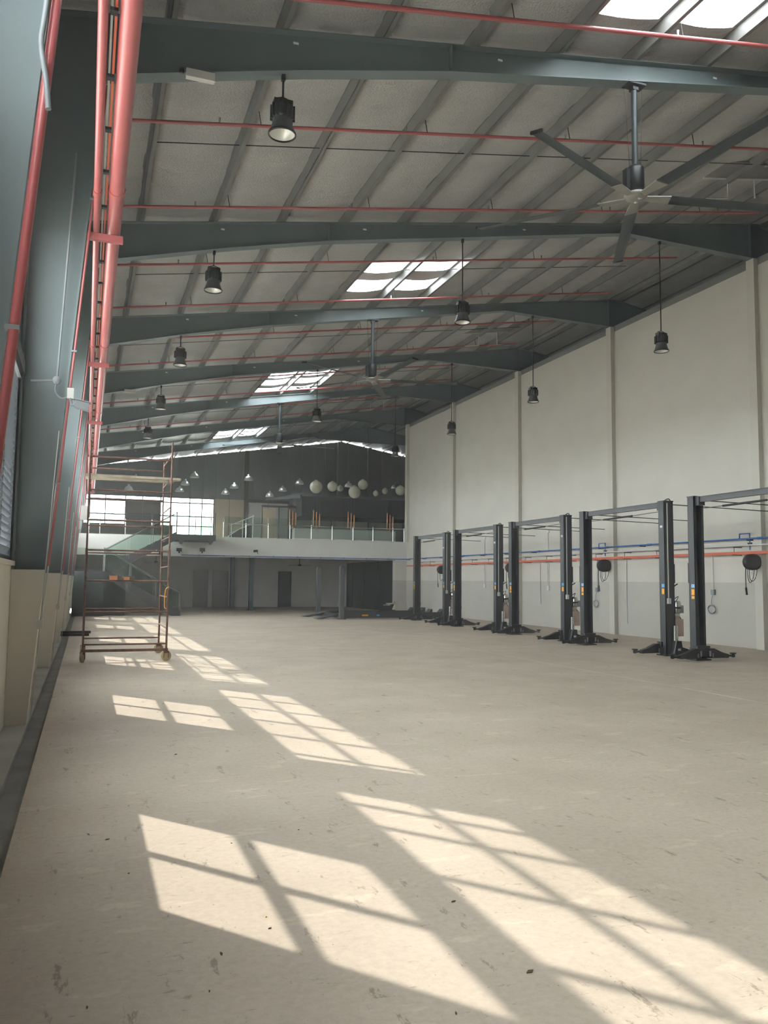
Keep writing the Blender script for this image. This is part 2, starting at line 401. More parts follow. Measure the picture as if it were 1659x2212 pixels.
# ------------------------------------------------------------------ roof: insulation panels, skylights, purlins
ce = thing('ceiling', 'silver foil insulated roof lining carried on steel purlins', 'ceiling', kind='structure')
PX = [-.95, .72, 2.1, 3.45, 4.8, 6.13, 7.47, 8.8, 10.13, 11.44, 12.77, 14.05, 15.7]
PXR = [15.7, 17.1, 18.5, 19.9, 21.3, 22.7, XR + .2]
BAYS = [Y0] + [-2.3] + FR + [45.7, Y1]
SKY = {3.7 - 6: [], 3.7: [(6.2, 6.9), (7.9, 9.05)], 15.7: [(18.45, 19.2), (19.82, 20.65)], 27.7: [(30.22, 30.85), (31.35, 32.2), (32.78, 33.6)], 39.7: [(43.3, 43.95), (44.2, 44.62), (44.9, 45.55)]}
def sheet(x0, x1, y0, y1, name='insulation_panel', m='foil', dz=0.0, sag=0.075):
    nx, ny = 5, max(2, int((y1 - y0) / .6) + 1); vs = []
    for j in range(ny + 1):
        for i in range(nx + 1):
            u, v = i / nx, j / ny; x, y = x0 + u * (x1 - x0), y0 + v * (y1 - y0)
            z = rt(x) + .205 + dz - sag * 4 * u * (1 - u) * (1 + .2 * math.sin(y * 3.1 + x)) - (0.012 * math.sin(y * 5.3 + 2 * x) if sag else 0) * math.sin(math.pi * u)
            vs.append((x, y, z))
    fs = [(j * (nx + 1) + i, j * (nx + 1) + i + 1, (j + 1) * (nx + 1) + i + 1, (j + 1) * (nx + 1) + i) for j in range(ny) for i in range(nx)]
    return MB().add(vs, fs, True).build(name, m, ce)
for B, E in zip(BAYS, BAYS[1:]):
    strips = SKY.get(round(B, 1), [])
    for xs in (PX, PXR):
        for x0, x1 in zip(xs, xs[1:]):
            if strips and 6 < (x0 + x1) / 2 < 8.8:
                ys = [B] + [v for s_ in strips for v in s_] + [E]
                for k in range(0, len(ys), 2):
                    sheet(x0, x1, ys[k], ys[k + 1])
                for a, b in strips: sheet(x0 - (.12 if x0 < 6.5 else 0), x1 + (.12 if x1 > 8 else 0), a - .13, b + .13, 'skylight_panel', 'skylight', .045, 0)
            else:
                sheet(x0, x1, B, E)
def purlin_mesh(L):
    b = MB().box(-.004, .004, 0, L, 0, .2).box(-.004, .07, 0, L, 0, .006).box(.064, .07, 0, L, 0, .02).box(-.07, .004, 0, L, .194, .2)
    return b.mesh('purlin', 'galv')
pm = {}
for B, E in zip(BAYS, BAYS[1:]):
    L = round(E - B, 2)
    if L not in pm: pm[L] = purlin_mesh(L)
    for x in PX[1:-1] + [15.45] + [15.95] + PXR[1:-1]:
        o = link('purlin', pm[L], ce, (x, B, rt(x))); o.rotation_euler = (0, -math.atan(SL) if x < 15.7 else math.atan(SL), 0)
for B, E in zip(BAYS, BAYS[1:]):                      # bridging rods between purlins
    y = B + 3.15
    for x0, x1 in zip(PX[1:-1], PX[2:-1]):
        MB().tube([(x0, y, rt(x0) + .07), (x1, y, rt(x1) + .07)], .009, 5).build('bridging_rod', 'black', ce)
for i, (xa, xb, ya, yb) in enumerate(((12.15, 14.0, 12.9, 13.6), (12.15, 13.95, 24.4, 25.6), (12.2, 13.9, 36.2, 37.4))):
    h = thing('roof_vent', f'dark framed vent opening in the roof lining, {ORD[i]} from the camera', 'vent', ((xa + xb) / 2, ya, rt(xa)), 'roof vents')
    b = MB(); z = lambda x: rt(x) - rt(xa) + .13
    mx = (xa + xb) / 2
    b.add([(xa - mx, 0, z(xa)), (xb - mx, 0, z(xb)), (xb - mx, yb - ya, z(xb)), (xa - mx, yb - ya, z(xa)), (xa - mx, 0, z(xa) + .03), (xb - mx, 0, z(xb) + .03), (xb - mx, yb - ya, z(xb) + .03), (xa - mx, yb - ya, z(xa) + .03)],
          [(3, 2, 1, 0), (4, 5, 6, 7), (0, 1, 5, 4), (2, 3, 7, 6), (1, 2, 6, 5), (3, 0, 4, 7)]).build('vent_panel', 'clad', h)
    MB().strip([(xa - mx, z(xa) - .02), (xb - mx, z(xb) - .02)], .03, yb - ya - .03, yb - ya + .03).build('vent_frame', 'conduit', h)
    for q in (.35, .75):
        x = xa + (xb - xa) * q
        MB().tube([(x - mx, yb - ya, z(x)), (x - mx, yb - ya, z(x) - .45)], .018, 6).build('drop_pipe', 'conduit', h)
    x = xa + (xb - xa) * .35
    MB().tube([(x - mx, yb - ya, z(x) - .45), (x - mx - .5, yb - ya + .1, z(x) - .5)], .02, 6).build('elbow_pipe', 'conduit', h)

# ------------------------------------------------------------------ portal frames
TOPL = [(-.9, rt(-.9) - .012), (15.7, rt(15.7) - .012), (20.5, rt(20.5) - .012)]
BOT = [(-.05, 7.45), (2.4, 8.07), (4.45, 8.53), (7.5, 9.08), (11.75, 9.85), (15.55, 9.80), (15.9, 9.80), (19.6, 9.82)]
for i, y in enumerate(FR + [45.7]):
    f = thing('portal_frame', f'dark teal steel roof frame with tapered column, {ORD[i]} from the camera', 'roof frame', (0, y, 0), 'portal frames')
    p = MB()
    web0, web1 = .118, .13
    zt = 7.45
    steel_lo = 1.66 if y < 39 else 3.62
    c = MB().prism([(-.74, steel_lo), (colx(steel_lo), steel_lo), (colx(zt), zt), (colx(zt), rt(0)), (-.74, rt(-.74) - .02)], web0, web1)
    c.prism([(colx(steel_lo) - .016, steel_lo), (colx(steel_lo), steel_lo), (colx(zt), zt), (colx(zt) - .016, zt)], 0, .25)
    c.prism([(-.757, steel_lo), (-.735, steel_lo), (-.735, rt(-.74) - .03), (-.757, rt(-.74) - .03)], 0, .25)
    c.build('column', 'steel', f)
    if y < 39:
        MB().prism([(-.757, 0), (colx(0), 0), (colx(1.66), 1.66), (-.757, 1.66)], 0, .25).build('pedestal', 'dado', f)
    MB().prism([(x, z) for x, z in BOT] + [(20.5, 9.85), (20.5, rt(20.5) - .02), (15.7, rt(15.7) - .02), (-.05, rt(-.05) - .02)], web0, web1).build('rafter_web', 'steel', f)
    MB().strip([(x, z - .0) for x, z in TOPL], .012, .02, .23).build('top_flange', 'steel', f)
    MB().strip(BOT, .014, .02, .23).build('bottom_flange', 'steel', f)
    for x in (2.25, 5.2, 9.0):
        partbox('beam_label', 'sticker_white', f, x, x + .07, .112, .1175, rt(x) - .13, rt(x) - .10)
    for x in (.0, 4.45, 11.75, 15.5):
        zb = np.interp(x, [q[0] for q in BOT], [q[1] for q in BOT])
        MB().box(x - .006, x + .006, .03, .22, zb + .012, rt(x) - .015).build('stiffener', 'steel', f)
    for x in PX[1:-1]:
        partbox('purlin_cleat', 'steel', f, x + .008, x + .016, .06, .19, rt(x) - .01, rt(x) + .15)

# ------------------------------------------------------------------ sprinkler branch pipes under the roof
k = 0
for k in range(11):
    y = 8.83 + 2.87 * k
    s = thing('sprinkler_pipe', f'thin red sprinkler pipe below the roof lining, {ORD[k] if k < 8 else ["ninth", "tenth", "eleventh"][k - 8]} from the camera', 'sprinkler pipe', (0, y, 0), 'sprinkler branch pipes')
    x0, x1 = 0.2, 14.6
    zz = lambda x: 8.0 + SL * x
    MB().tube([(x0, 0, zz(x0)), (x1, 0, zz(x1))], .026 if k else .03, 8).build('pipe', 'red', s)
    for x in PX[2:-1:2]:
        MB().tube([(x + .12, 0, zz(x + .12)), (x + .08, 0, rt(x) + .02)], .007, 5).build('hanger_rod', 'black', s)
    for x in np.arange(1.6, 14, 2.95):
        MB().tube([(x, 0, zz(x) + .02), (x, 0, zz(x) + .10)], [.012, .018], 6).build('sprinkler_head', 'chrome', s)

# ------------------------------------------------------------------ pipe run along the left columns
ZP = 5.5
def along(name, label, cat, r, x, z, m, y0=Y0 + .3, y1=39.5):
    t = thing(name, label, cat, (x, y0, z)); MB().tube([(0, 0, 0), (0, y1 - y0, 0)], r, 20).build('pipe', m, t)
    for y in FR[:-1]:
        MB().tube([(0, y - y0 - 1.0, 0), (0, y - y0 - .88, 0)], r + .008, 20).build('coupling', m, t)
    return t
along('fire_main_pipe', 'thick red fire main pipe running the length of the side wall', 'pipe', .078, .155, ZP + .12, 'red')
along('fire_feed_pipe', 'thinner red pipe running beside the thick fire main', 'pipe', .036, -.035, ZP + .075, 'red')
cl = thing('cable_ladder', 'pale and orange rails with black rungs between the red pipes', 'cable ladder', (0, 0, ZP + .1))
partbox('pale_rail', 'conduit', cl, .016, .032, Y0 + .3, 39.5, 0, .05)
partbox('orange_rail', 'orange', cl, .044, .062, Y0 + .3, 39.5, 0, .05)
rm = MB().box(.012, .066, -.03, .03, -.025, 0).mesh('rung', 'black')
y = -4.0
while y < 39:
    link('rung', rm, cl, (0, y, 0)); y += .82
for i, y in enumerate(FR):
    b = thing('pipe_bracket', f'red channel bracket carrying the wall pipes on the {ORD[i]} column', 'bracket', (0, y, ZP), 'pipe brackets')
    MB().box(colx(ZP) + .003, .26, .02, .08, -.045, .035).build('bracket_arm', 'red', b)
# risers on the columns
for i, y in enumerate(FR[:-2]):
    r = thing('riser_pipe', f'slim red riser pipe clipped up the {ORD[i]} tapered column', 'pipe', (0, y, 0), 'column riser pipes')
    MB().tube([(colx(1.7) + .03, -.02, 1.7), (colx(7.3) + .03, -.02, 7.3)], .021 if i == 0 else .013, 8).build('pipe', 'red', r)
    MB().tube([(colx(1.05) + .025, -.02, 1.05), (colx(1.7) + .03, -.02, 1.7)], .010, 6).build('lower_conduit', 'conduit', r)
    if i: MB().tube([(colx(1.05) - .03, -.011, .1), (colx(3.2) - .03, -.011, 3.2)], .007, 6).build('side_conduit', 'conduit', r)
    partbox('switch_box', 'conduit', r, colx(1.1) - .012, colx(1.1) + .045, -.05, -.001, 1.02, 1.12)
    for z in (2.6, 4.1, 5.9):
        partbox('strap', 'greycond', r, colx(z) - .005, colx(z) + .052, -.042, -.001, z, z + .02)
c0 = thing('grey_conduit', 'grey flexible conduit hanging beside the red riser on the nearest column', 'conduit', (0, 3.64, 0))
MB().curve([(colx(4.6) - .0, 0, 4.6), (colx(4.0) - .005, 0, 4.0), (colx(3.85) - .005, 0, 3.85), (colx(3.75) + .03, -.02, 3.68), (colx(3.6) + .055, -.03, 3.55)], .012, 8).build('tube', 'greycond', c0)
# camera and conduit on the second column
P = onY(152, 852, 9.66)
t = thing('security_camera', 'small grey bullet security camera on the second left column', 'camera', P)
partbox('junction_box', 'conduit', t, -.035, .035, -.02, .04, -.05, .07)
MB().tube([(0, -.01, -.05), (.02, -.02, -.12), (.06, -.04, -.12)], .018, 8).build('mount_arm', 'greycond', t)
MB().prism([(.05, -.15), (.20, -.19), (.20, -.10), (.05, -.07)], -.09, -.01).build('camera_body', 'greycond', t)
MB().prism([(.04, -.065), (.22, -.10), (.22, -.09), (.04, -.055)], -.10, 0).build('sun_shield', 'greycond', t)
t = thing('wall_conduit', 'grey conduit with round junction running to the security camera', 'conduit', (0, 9.68, 0))
pa, pb, pc, pd = [onY(x, y, 9.68) for x, y in ((166, 330), (123, 822), (66, 822), (152, 850))]
L = lambda p: (p[0], 0, p[2])
MB().tube([L(pa), L(pb)], .012, 8).build('vertical_tube', 'greycond', t)
MB().tube([L(pb), L(pc)], .014, 8).build('horizontal_tube', 'greycond', t)
MB().lathe([(0, 0), (.045, 0), (.045, .03), (0, .03)], n=14).xf(Matrix.Translation(L(pb)) @ Matrix.Rotation(math.pi / 2, 4, 'X')).build('junction_disc', 'greycond', t)
MB().curve([L(pb), (pb[0] - .01, -.02, pb[2] - .12), (pb[0] + .05, -.03, pb[2] - .2), (pd[0] - .03, -.03, pd[2] - .05), L(pd)], .010, 8).build('flexible_tube', 'greycond', t)
# hose reel and boxes far along the left wall
P = onX(148, 1300, -.55)
t = thing('fire_hose_reel', 'black hose reel mounted on the far left column', 'hose reel', (-.66, P[1], 1.0))
MB().lathe([(0, -.08), (.30, -.08), (.30, -.06), (.12, -.05), (.12, .05), (.30, .06), (.30, .08), (0, .08)], n=20).xf(Matrix.Rotation(math.pi / 2, 4, 'Y')).build('drum', 'black', t)
MB().curve([(0, 0, .3), (.05, -.05, -.3), (0, -.05, -.7), (0, .0, -.95)], .02, 8).build('hose', 'rubber', t)
partbox('label_plate', 'yellow', t, -.01, .03, -.13, -.105, .18, .36)
t = thing('electrical_box', 'pale electrical box fixed high on a far left column', 'box', onY(182, 1112, 33.5))
partbox('box_body', 'doorgrey', t, -.18, .12, -.06, .1, -.2, .35)
partbox('box_backplate', 'greycond', t, -.45, .12, .1, .2003, -.1, .2)
partbox('box_lower', 'doorgrey', t, -.22, -.10, -.06, .1, -.55, -.22)
MB().tube([(0, 0, .35), (.02, 0, 2.6)], .02, 6).build('conduit', 'red', t)
for i, (y, dx) in enumerate(((24.1, 0), (25.2, .05))):
    b = MB().box(-.42 + dx, .45 + dx, -.04, .04, 0, .07); b.box(-.42 + dx, .45 + dx, -.06, -.04, 0, .012); b.box(-.42 + dx, .45 + dx, .04, .06, 0, .012)
    o = b.build('steel_bar', 'black', None, (-.30, y, 0))
    tag(o, ['nearer of two dark steel bars laid across the drain', 'farther of two dark steel bars laid across the drain'][i], 'steel bar', 'bars across the drain')

# ------------------------------------------------------------------ high-bay lamps
def high_bay(drop):
    """origin at the rim centre; drop = height of the suspension point above the rim"""
    t = bpy.data.objects.new('high_bay_lamp', None); COL.objects.link(t)
    MB().lathe([(.165, 0), (.17, .012), (.165, .03), (.128, .14), (.122, .19), (.122, .20)], n=24).build('reflector', 'liftlite', t)
    MB().lathe([(.165, -.006), (.178, -.006), (.178, .022), (.165, .022), (.165, -.006)], n=24).build('rim_ring', 'black', t)
    MB().lathe([(.162, .012), (.120, .150), (0.0, .155)], n=24).build('lamp_lens', 'lens', t)
    b = MB()
    for k in range(14):
        a = k * 2 * math.pi / 14
        b.add(*(lambda q: (q.v, q.f))(MB().box(.09, .160, -.009, .009, .20, .37).xf(Matrix.Rotation(a, 4, 'Z'))))
    b.lathe([(0, .19), (.118, .19), (.142, .23), (.142, .35), (.11, .39), (0, .39)], n=16); b.build('heat_sink', 'black', t)
    MB().box(-.12, .12, -.06, .06, .38, .45).box(-.07, .09, -.11, .11, .38, .42).build('driver_box', 'black', t)
    MB().tube([(-.10, 0, .40), (-.10, 0, .47), (0, 0, .50), (.10, 0, .47), (.10, 0, .40)], .010, 6).build('bracket', 'black', t)
    MB().tube([(0, 0, .49), (0, 0, drop - .06)], .014, 8).build('suspension_rod', 'black', t)
    MB().box(-.025, .025, -.025, .025, drop - .08, drop).build('beam_clamp', 'black', t)
    return t
BXZ = lambda x: float(np.interp(x, [q[0] for q in BOT], [q[1] for q in BOT]))
rows = [('left', 2.13, FR[1:6]), ('middle', 7.5, [FR[2], FR[4]]), ('right', 12.75, FR[2:6])]
for nm, x, ys in rows:
    zr = {'left': 7.2, 'middle': 7.2, 'right': 7.12}[nm]
    src = None
    for i, y in enumerate(ys):
        if src is None: src = o = high_bay(BXZ(x) - zr)
        else: o = copy_tree(src)
        o.location = (x, y + .12, zr)
        tag(o, f'black high-bay lamp in the {nm} row under the roof, {ORD[i]} from the camera', 'lamp', 'high-bay lamps')

# ------------------------------------------------------------------ large ceiling fans
def big_fan(base):
    t = bpy.data.objects.new('ceiling_fan', None); COL.objects.link(t)
    x, zh = 7.5, 7.32; d = BXZ(x) - zh
    MB().box(-.16, .16, -.09, .09, d - .03, d).box(-.05, .05, -.05, .05, d - .10, d - .03).build('mount_plate', 'black', t)
    MB().tube([(0, 0, .42), (0, 0, d - .05)], .045, 12).build('pole', 'fan', t)
    MB().lathe([(0, .05), (.11, .06), (.13, .10), (.13, .42), (.11, .46), (0, .47)], n=20).build('motor', 'black', t)
    MB().box(-.19, -.13, -.05, .05, .1, .4).build('motor_box', 'black', t)
    MB().lathe([(0, -.06), (.06, -.06), (.13, -.03), (.17, .0), (.17, .04), (0, .05)], n=20).build('hub', 'fanlite', t)
    MB().lathe([(0, -.062), (.03, -.085), (.0, -.095)], n=10).build('hub_cap', 'alu', t)
    MB().add([(-.045, -.11, -.062), (.045, -.11, -.062), (0, -.06, -.066)], [(0, 1, 2)]).build('hub_mark', 'sticker_white', t)
    for k in range(5):
        R = Matrix.Rotation(base + k * 2 * math.pi / 5, 4, 'Z'); pit = Matrix.Rotation(math.radians(-9), 4, 'X')
        b = MB()
        prof = [(-.095, 0), (-.04, .018), (.04, .016), (.105, -.004), (.04, .002), (-.04, .004)]
        rs = [(.46, 1.0), (1.5, .96), (2.42, .85), (2.5, .85)]
        vs = [(r, u * s_, v) for r, s_ in rs for u, v in prof]; n = len(prof)
        fs = [(i * n + j, i * n + (j + 1) % n, (i + 1) * n + (j + 1) % n, (i + 1) * n + j) for i in range(3) for j in range(n)] + [tuple(range(n)), tuple(range(4 * n - 1, 3 * n - 1, -1))]
        bl = b.add(vs, fs).xf(R @ pit).build('blade', 'fan', t)
        MB().prism([(.12, -.05), (.52, -.10), (.55, .10), (.12, .05)], -.016, 0, 'z').xf(R @ pit).build('blade_bracket', 'fanlite', bl)
        MB().box(2.49, 2.52, -.09, .09, -.01, .03).xf(R @ pit).build('tip_cap', 'black', bl)
    for sx in (-1, 1):
        MB().tube([(sx * .1, .0, .45), (sx * .16, 0.02, d)], .004, 4).build('safety_wire', 'black', t)
    return t
f0 = big_fan(math.radians(60))
for i, y in enumerate((FR[1], FR[3], FR[5])):
    o = f0 if i == 0 else copy_tree(f0)
    o.location = (7.5, y + .12, 7.32); o.rotation_euler = (0, 0, 0 if i == 0 else [.02, .3][i - 1])
    tag(o, f'large five-blade dark ceiling fan hung from a roof frame, {ORD[i]} from the camera', 'fan', 'large ceiling fans')
# small fittings on the frames
for i, (px, py, fy) in enumerate(((433, 172, FR[1]), (281, 845, FR[4]))):
    P = onY(px, py, fy); zb = BXZ(P[0])
    t = thing('emergency_light', ['white box light under the left end of the nearest visible roof beam', 'white box light under the left end of a far roof beam'][i], 'light', (P[0], fy, zb - .002))
    partbox('light_body', 'white', t, -.17, .17, -.02, .06, -.10, .0)
    MB().lathe([(0, 0), (.03, 0), (.03, .06), (0, .06)], (-.22, .02, -.06), 10).build('lamp_head', 'black', t)

# ------------------------------------------------------------------ services on the right wall
XF = XW
t = thing('compressed_air_pipe', 'blue compressed air pipe along the white fascia and dividing wall', 'pipe', (0, 0, 2.72))
MB().tube([(4.2, 39.62, .0), (15.40, 39.62, 0), (15.48, 39.54, 0), (15.48, -4, 0)], .022, 10).build('pipe', 'blue', t)
for y in np.arange(1.0, 39, 2.1):
    MB().tube([(15.48, y - .09, 0), (15.48, y + .09, 0)], .032, 10).build('coupling', 'blue', t)
    partbox('pipe_clip', 'black', t, 15.46, XW - .141 if any(abs(y + .4 - f_ - .12) < .16 for f_ in FR) else XW, y + .4, y + .43, -.045, -.022)
for x in np.arange(5, 15.4, 1.2):
    partbox('pipe_clip', 'black', t, x, x + .04, 39.6, 39.7, -.03, .03)
for y in (16.2, 22.25, 28.2, 34.2):
    MB().tube([(15.48, y + .17, 0), (15.48, y + .17, .13), (15.48, y - .17, .13), (15.48, y - .17, -.28)], .018, 8).build('drop_loop', 'blue', t)
    partbox('valve', 'black', t, 15.45, 15.51, y - .22, y - .12, -.14, -.10)
t = thing('orange_cable_trunking', 'bright orange-red trunking along the dividing wall', 'trunking', (0, 0, 2.365))
partbox('trunking', 'orange', t, 15.38, 15.46, -4, 39.0, -.035, .035)
for y in np.arange(-3, 39, 1.5):
    MB().tube([(15.42, y, .03), (15.42, y, .15)], .008, 5).box(15.36, XW, y - .012, y + .012, -.05, -.036).box(15.40, XW, y - .012, y + .012, .142, .160).build('support', 'black', t)
t = thing('grey_wall_conduit', 'pale conduit between the blue pipe and orange trunking', 'conduit', (15.485, 0, 2.56))
MB().tube([(0, -4, 0), (0, 38.5, 0)], .022, 8).build('tube', 'conduit', t)
def hose_reel(P, label):
    t = thing('hose_reel', label, 'hose reel', P, 'hose reels on the dividing wall')
    prof = [(0, -.10), (.12, -.095), (.19, -.06), (.20, 0), (.19, .06), (.12, .095), (0, .10)]
    b = MB().lathe(prof, n=20).xf(Matrix.Rotation(math.pi / 2, 4, 'X')); b.v = [(x * 1.15 + (.06 if x > 0 else 0), y, z) for x, y, z in b.v]; b.build('reel_housing', 'black', t)
    MB().box(.08, XW - P[0], -.05, .05, -.1, .12).build('wall_bracket', 'black', t)
    MB().curve([(-.18, -.02, -.05), (-.20, -.02, -.3), (-.18, 0, -.62)], .012, 8).tube([(-.18, 0, -.62), (-.16, 0, -.80)], .024, 8).build('hose', 'rubber', t)
    MB().curve([(-.10, .02, -.15), (-.08, .03, -.38), (.0, .05, -.5), (.1, .05, -.38), (.12, .03, -.12)], .009, 8).build('hose_loop', 'rubber', t)
    MB().curve([(.18, 0, -.02), (.18, .02, -.3), (.08, .03, -.46), (-.02, .03, -.40), (-.05, .02, -.14)], .008, 8).build('air_line', 'rubber', t)
    MB().tube([(.0, .0, -.15), (0, 0, -.30)], .02, 8).build('regulator', 'chrome', t)
for y, lb in ((15.8, 'black hose reel by the nearest pier in view, hoses dangling'), (21.9, 'black hose reel beside the second pier, cable hanging below'), (34.4, 'black hose reel behind the farthest two-post lift'), (27.9, 'black hose reel half hidden behind a middle two-post lift')):
    hose_reel((15.28, y, 2.13), lb)
for i, (y, zt, zb, tall) in enumerate(((30.75, 2.4, 1.44, 1), (25.75, 2.4, 1.40, 1), (22.0, 2.3, 1.36, 0))):
    t = thing('wall_socket', f'pale wall socket fed by twin conduits on the dividing wall, {["farthest", "middle", "nearest"][i]} one', 'socket', (XW - .03, y, zb), 'wall sockets')
    partbox('socket_box', 'white', t, -.03, .03, -.06, .06, -.09, .07)
    for d in (-.05, .05): MB().tube([(0, d, .07), (0, d, zt - zb)], .010, 6).build('conduit', 'conduit', t)
    if tall:
        MB().tube([(0, 0, 2.72 - zb), (0, 0, 3.4 - zb)], .014, 6).build('upper_conduit', 'conduit', t)
        partbox('top_box', 'white', t, -.02, .03, -.06, .06, 3.38 - zb, 3.46 - zb)
for i, y in enumerate((22.75, 17.5)):
    t = thing('coiled_cable', ['coiled grey cable hanging from a plug behind the second lift', 'coiled grey cable hanging from a plug behind the nearest lift'][i], 'cable', (XW - .03, y, 1.38), 'coiled cables')
    MB().tube([(0, 0, 1.0), (0, .0, .05)], .010, 6).build('conduit', 'conduit', t)
    partbox('plug_box', 'greycond', t, -.04, .03, -.05, .06, -.08, .06)
    MB().curve([(-.02, 0, -.05), (-.04, .03, -.2), (-.02, .07, -.32)], .010, 6).build('cable', 'greycond', t)
    for q in (.0, .025):
        MB().tube([(-.03 + q, .05 + .14 * math.cos(a) + q, -.45 + .11 * math.sin(a) - q) for a in np.linspace(0, 2 * math.pi, 17)], .010, 6).build('coil', 'greycond', t)
tag(MB().tube([(0, 0, .35), (.0, .02, 1.2), (0, .0, 2.3)], .007, 6).build('hanging_cable', 'greycond', None, (XW - .02, 21.2, 0)), 'thin grey cable hanging straight down beside the second pier', 'cable')
tag(MB().tube([(0, 0, .8), (.0, .02, 1.6), (0, .0, 2.3)], .007, 6).build('hanging_cable', 'greycond', None, (XW - .02, 26.3, 0)), 'thin grey cable hanging behind the middle two-post lift', 'cable')

# ------------------------------------------------------------------ two-post car lifts
def text_part(txt, size, m, parent, loc, rot):
    cu = bpy.data.curves.new('sticker_print', 'FONT'); cu.body = txt; cu.size = size; cu.align_x = 'CENTER'; cu.align_y = 'CENTER'
    tmp = bpy.data.objects.new('tmp', cu); COL.objects.link(tmp)
    me = bpy.data.meshes.new_from_object(tmp.evaluated_get(bpy.context.evaluated_depsgraph_get()))
    bpy.data.objects.remove(tmp); bpy.data.curves.remove(cu)
    me.materials.clear(); me.materials.append(M[m]); o = link('sticker_print', me, parent, loc); o.rotation_euler = rot; return o
H = 3.43
def lift_column(root, y, sgn, power):
    """U-channel post; sgn = +1 when it opens towards +Y"""
    hx, hy = .125, .095
    b = MB()
    yo = y - sgn * hy
    b.box(-hx, hx, min(yo, yo + sgn * .012), max(yo, yo + sgn * .012), .0, H)
    for sx in (-1, 1):
        b.box(sx * hx - (.012 if sx > 0 else 0), sx * hx + (0 if sx > 0 else .012), y - hy, y + hy, 0, H)
        b.box(*sorted((sx * hx, sx * (hx - .05))), *sorted((y + sgn * hy, y + sgn * (hy - .012))), 0, H)
    col = b.build('column', 'lift', root)
    partbox('top_cap', 'lift', root, -hx - .01, hx + .01, y - hy - .01, y + hy + .01, H - .015, H + .005)
    partbox('base_plate', 'lift', root, -.19, .19, y - .16, y + .16, 0, .025)
    for sx in (-1, 1):
        MB().prism([(sx * .125, .025), (sx * .22, .025), (sx * .125, .22)], y - .012, y + .012).build('gusset', 'lift', root)
    ca = MB().box(-.16, .16, *sorted((y + sgn * .02, y + sgn * .17)), .10, .30)
    ca.box(-.20, .20, *sorted((y + sgn * .06, y + sgn * .20)), .09, .21).build('carriage', 'black', root)
    for sx in (-1, 1):
        ya = y + sgn * .14
        arm = MB().prism([(sx * .10, .05), (sx * .62, .045), (sx * .62, .12), (sx * .45, .165), (sx * .24, .25), (sx * .10, .25)], ya - .055, ya + .055)
        arm.prism([(sx * .55, .075), (sx * .80, .06), (sx * .80, .10), (sx * .55, .115)], ya - .038, ya + .038)
        arm.box(*sorted((sx * .10, sx * .30)), ya - .07, ya + .07, .07, .20)
        a = arm.build('arm', 'black', root)
        MB().tube([(sx * .12, ya - .078, .09), (sx * .12, ya - .078, .20)], .020, 10).tube([(sx * .19, ya - .078, .07), (sx * .19, ya - .078, .15)], .014, 8).build('lock_pin', 'galv', a)
        MB().lathe([(0, .05), (.03, .05), (.03, .115), (.065, .12), (.065, .145), (0, .145)], (sx * .78, ya, 0), 12).build('lifting_pad', 'rubber', a)
        MB().tube([(sx * .14, ya, .07), (sx * .14, ya, .30)], .022, 8).build('arm_pin', 'chrome', a)
    partbox('lock_cover', 'black', root, *((-.11, .09, y + hy + .001, y + hy + .045) if not power else (hx + .001, hx + .05, y - .06, y + .07)), 1.60, 2.02)
    partbox('bottom_clip', 'black', root, hx, hx + .03, y - .05, y + .05, .62, .72)
    # stickers on the side facing the open floor
    xs = -hx - .0022
    s1 = partbox('blue_sticker', 'sky_sticker', root, xs, -hx - .0005, y - .075, y + .025, 1.50, 1.575)
    partbox('orange_sticker', 'yellow', root, xs, -hx - .0005, y - .065, y + .02, 1.35, 1.47)
    if not power:
        text_part('CE', .075, 'sticker_white', s1, (xs - .0004, y - .025, 1.537), (math.pi / 2, 0, -math.pi / 2))
        partbox('orange_sticker', 'yellow', root, xs, -hx - .0005, y - .065, y + .02, 1.27, 1.33)
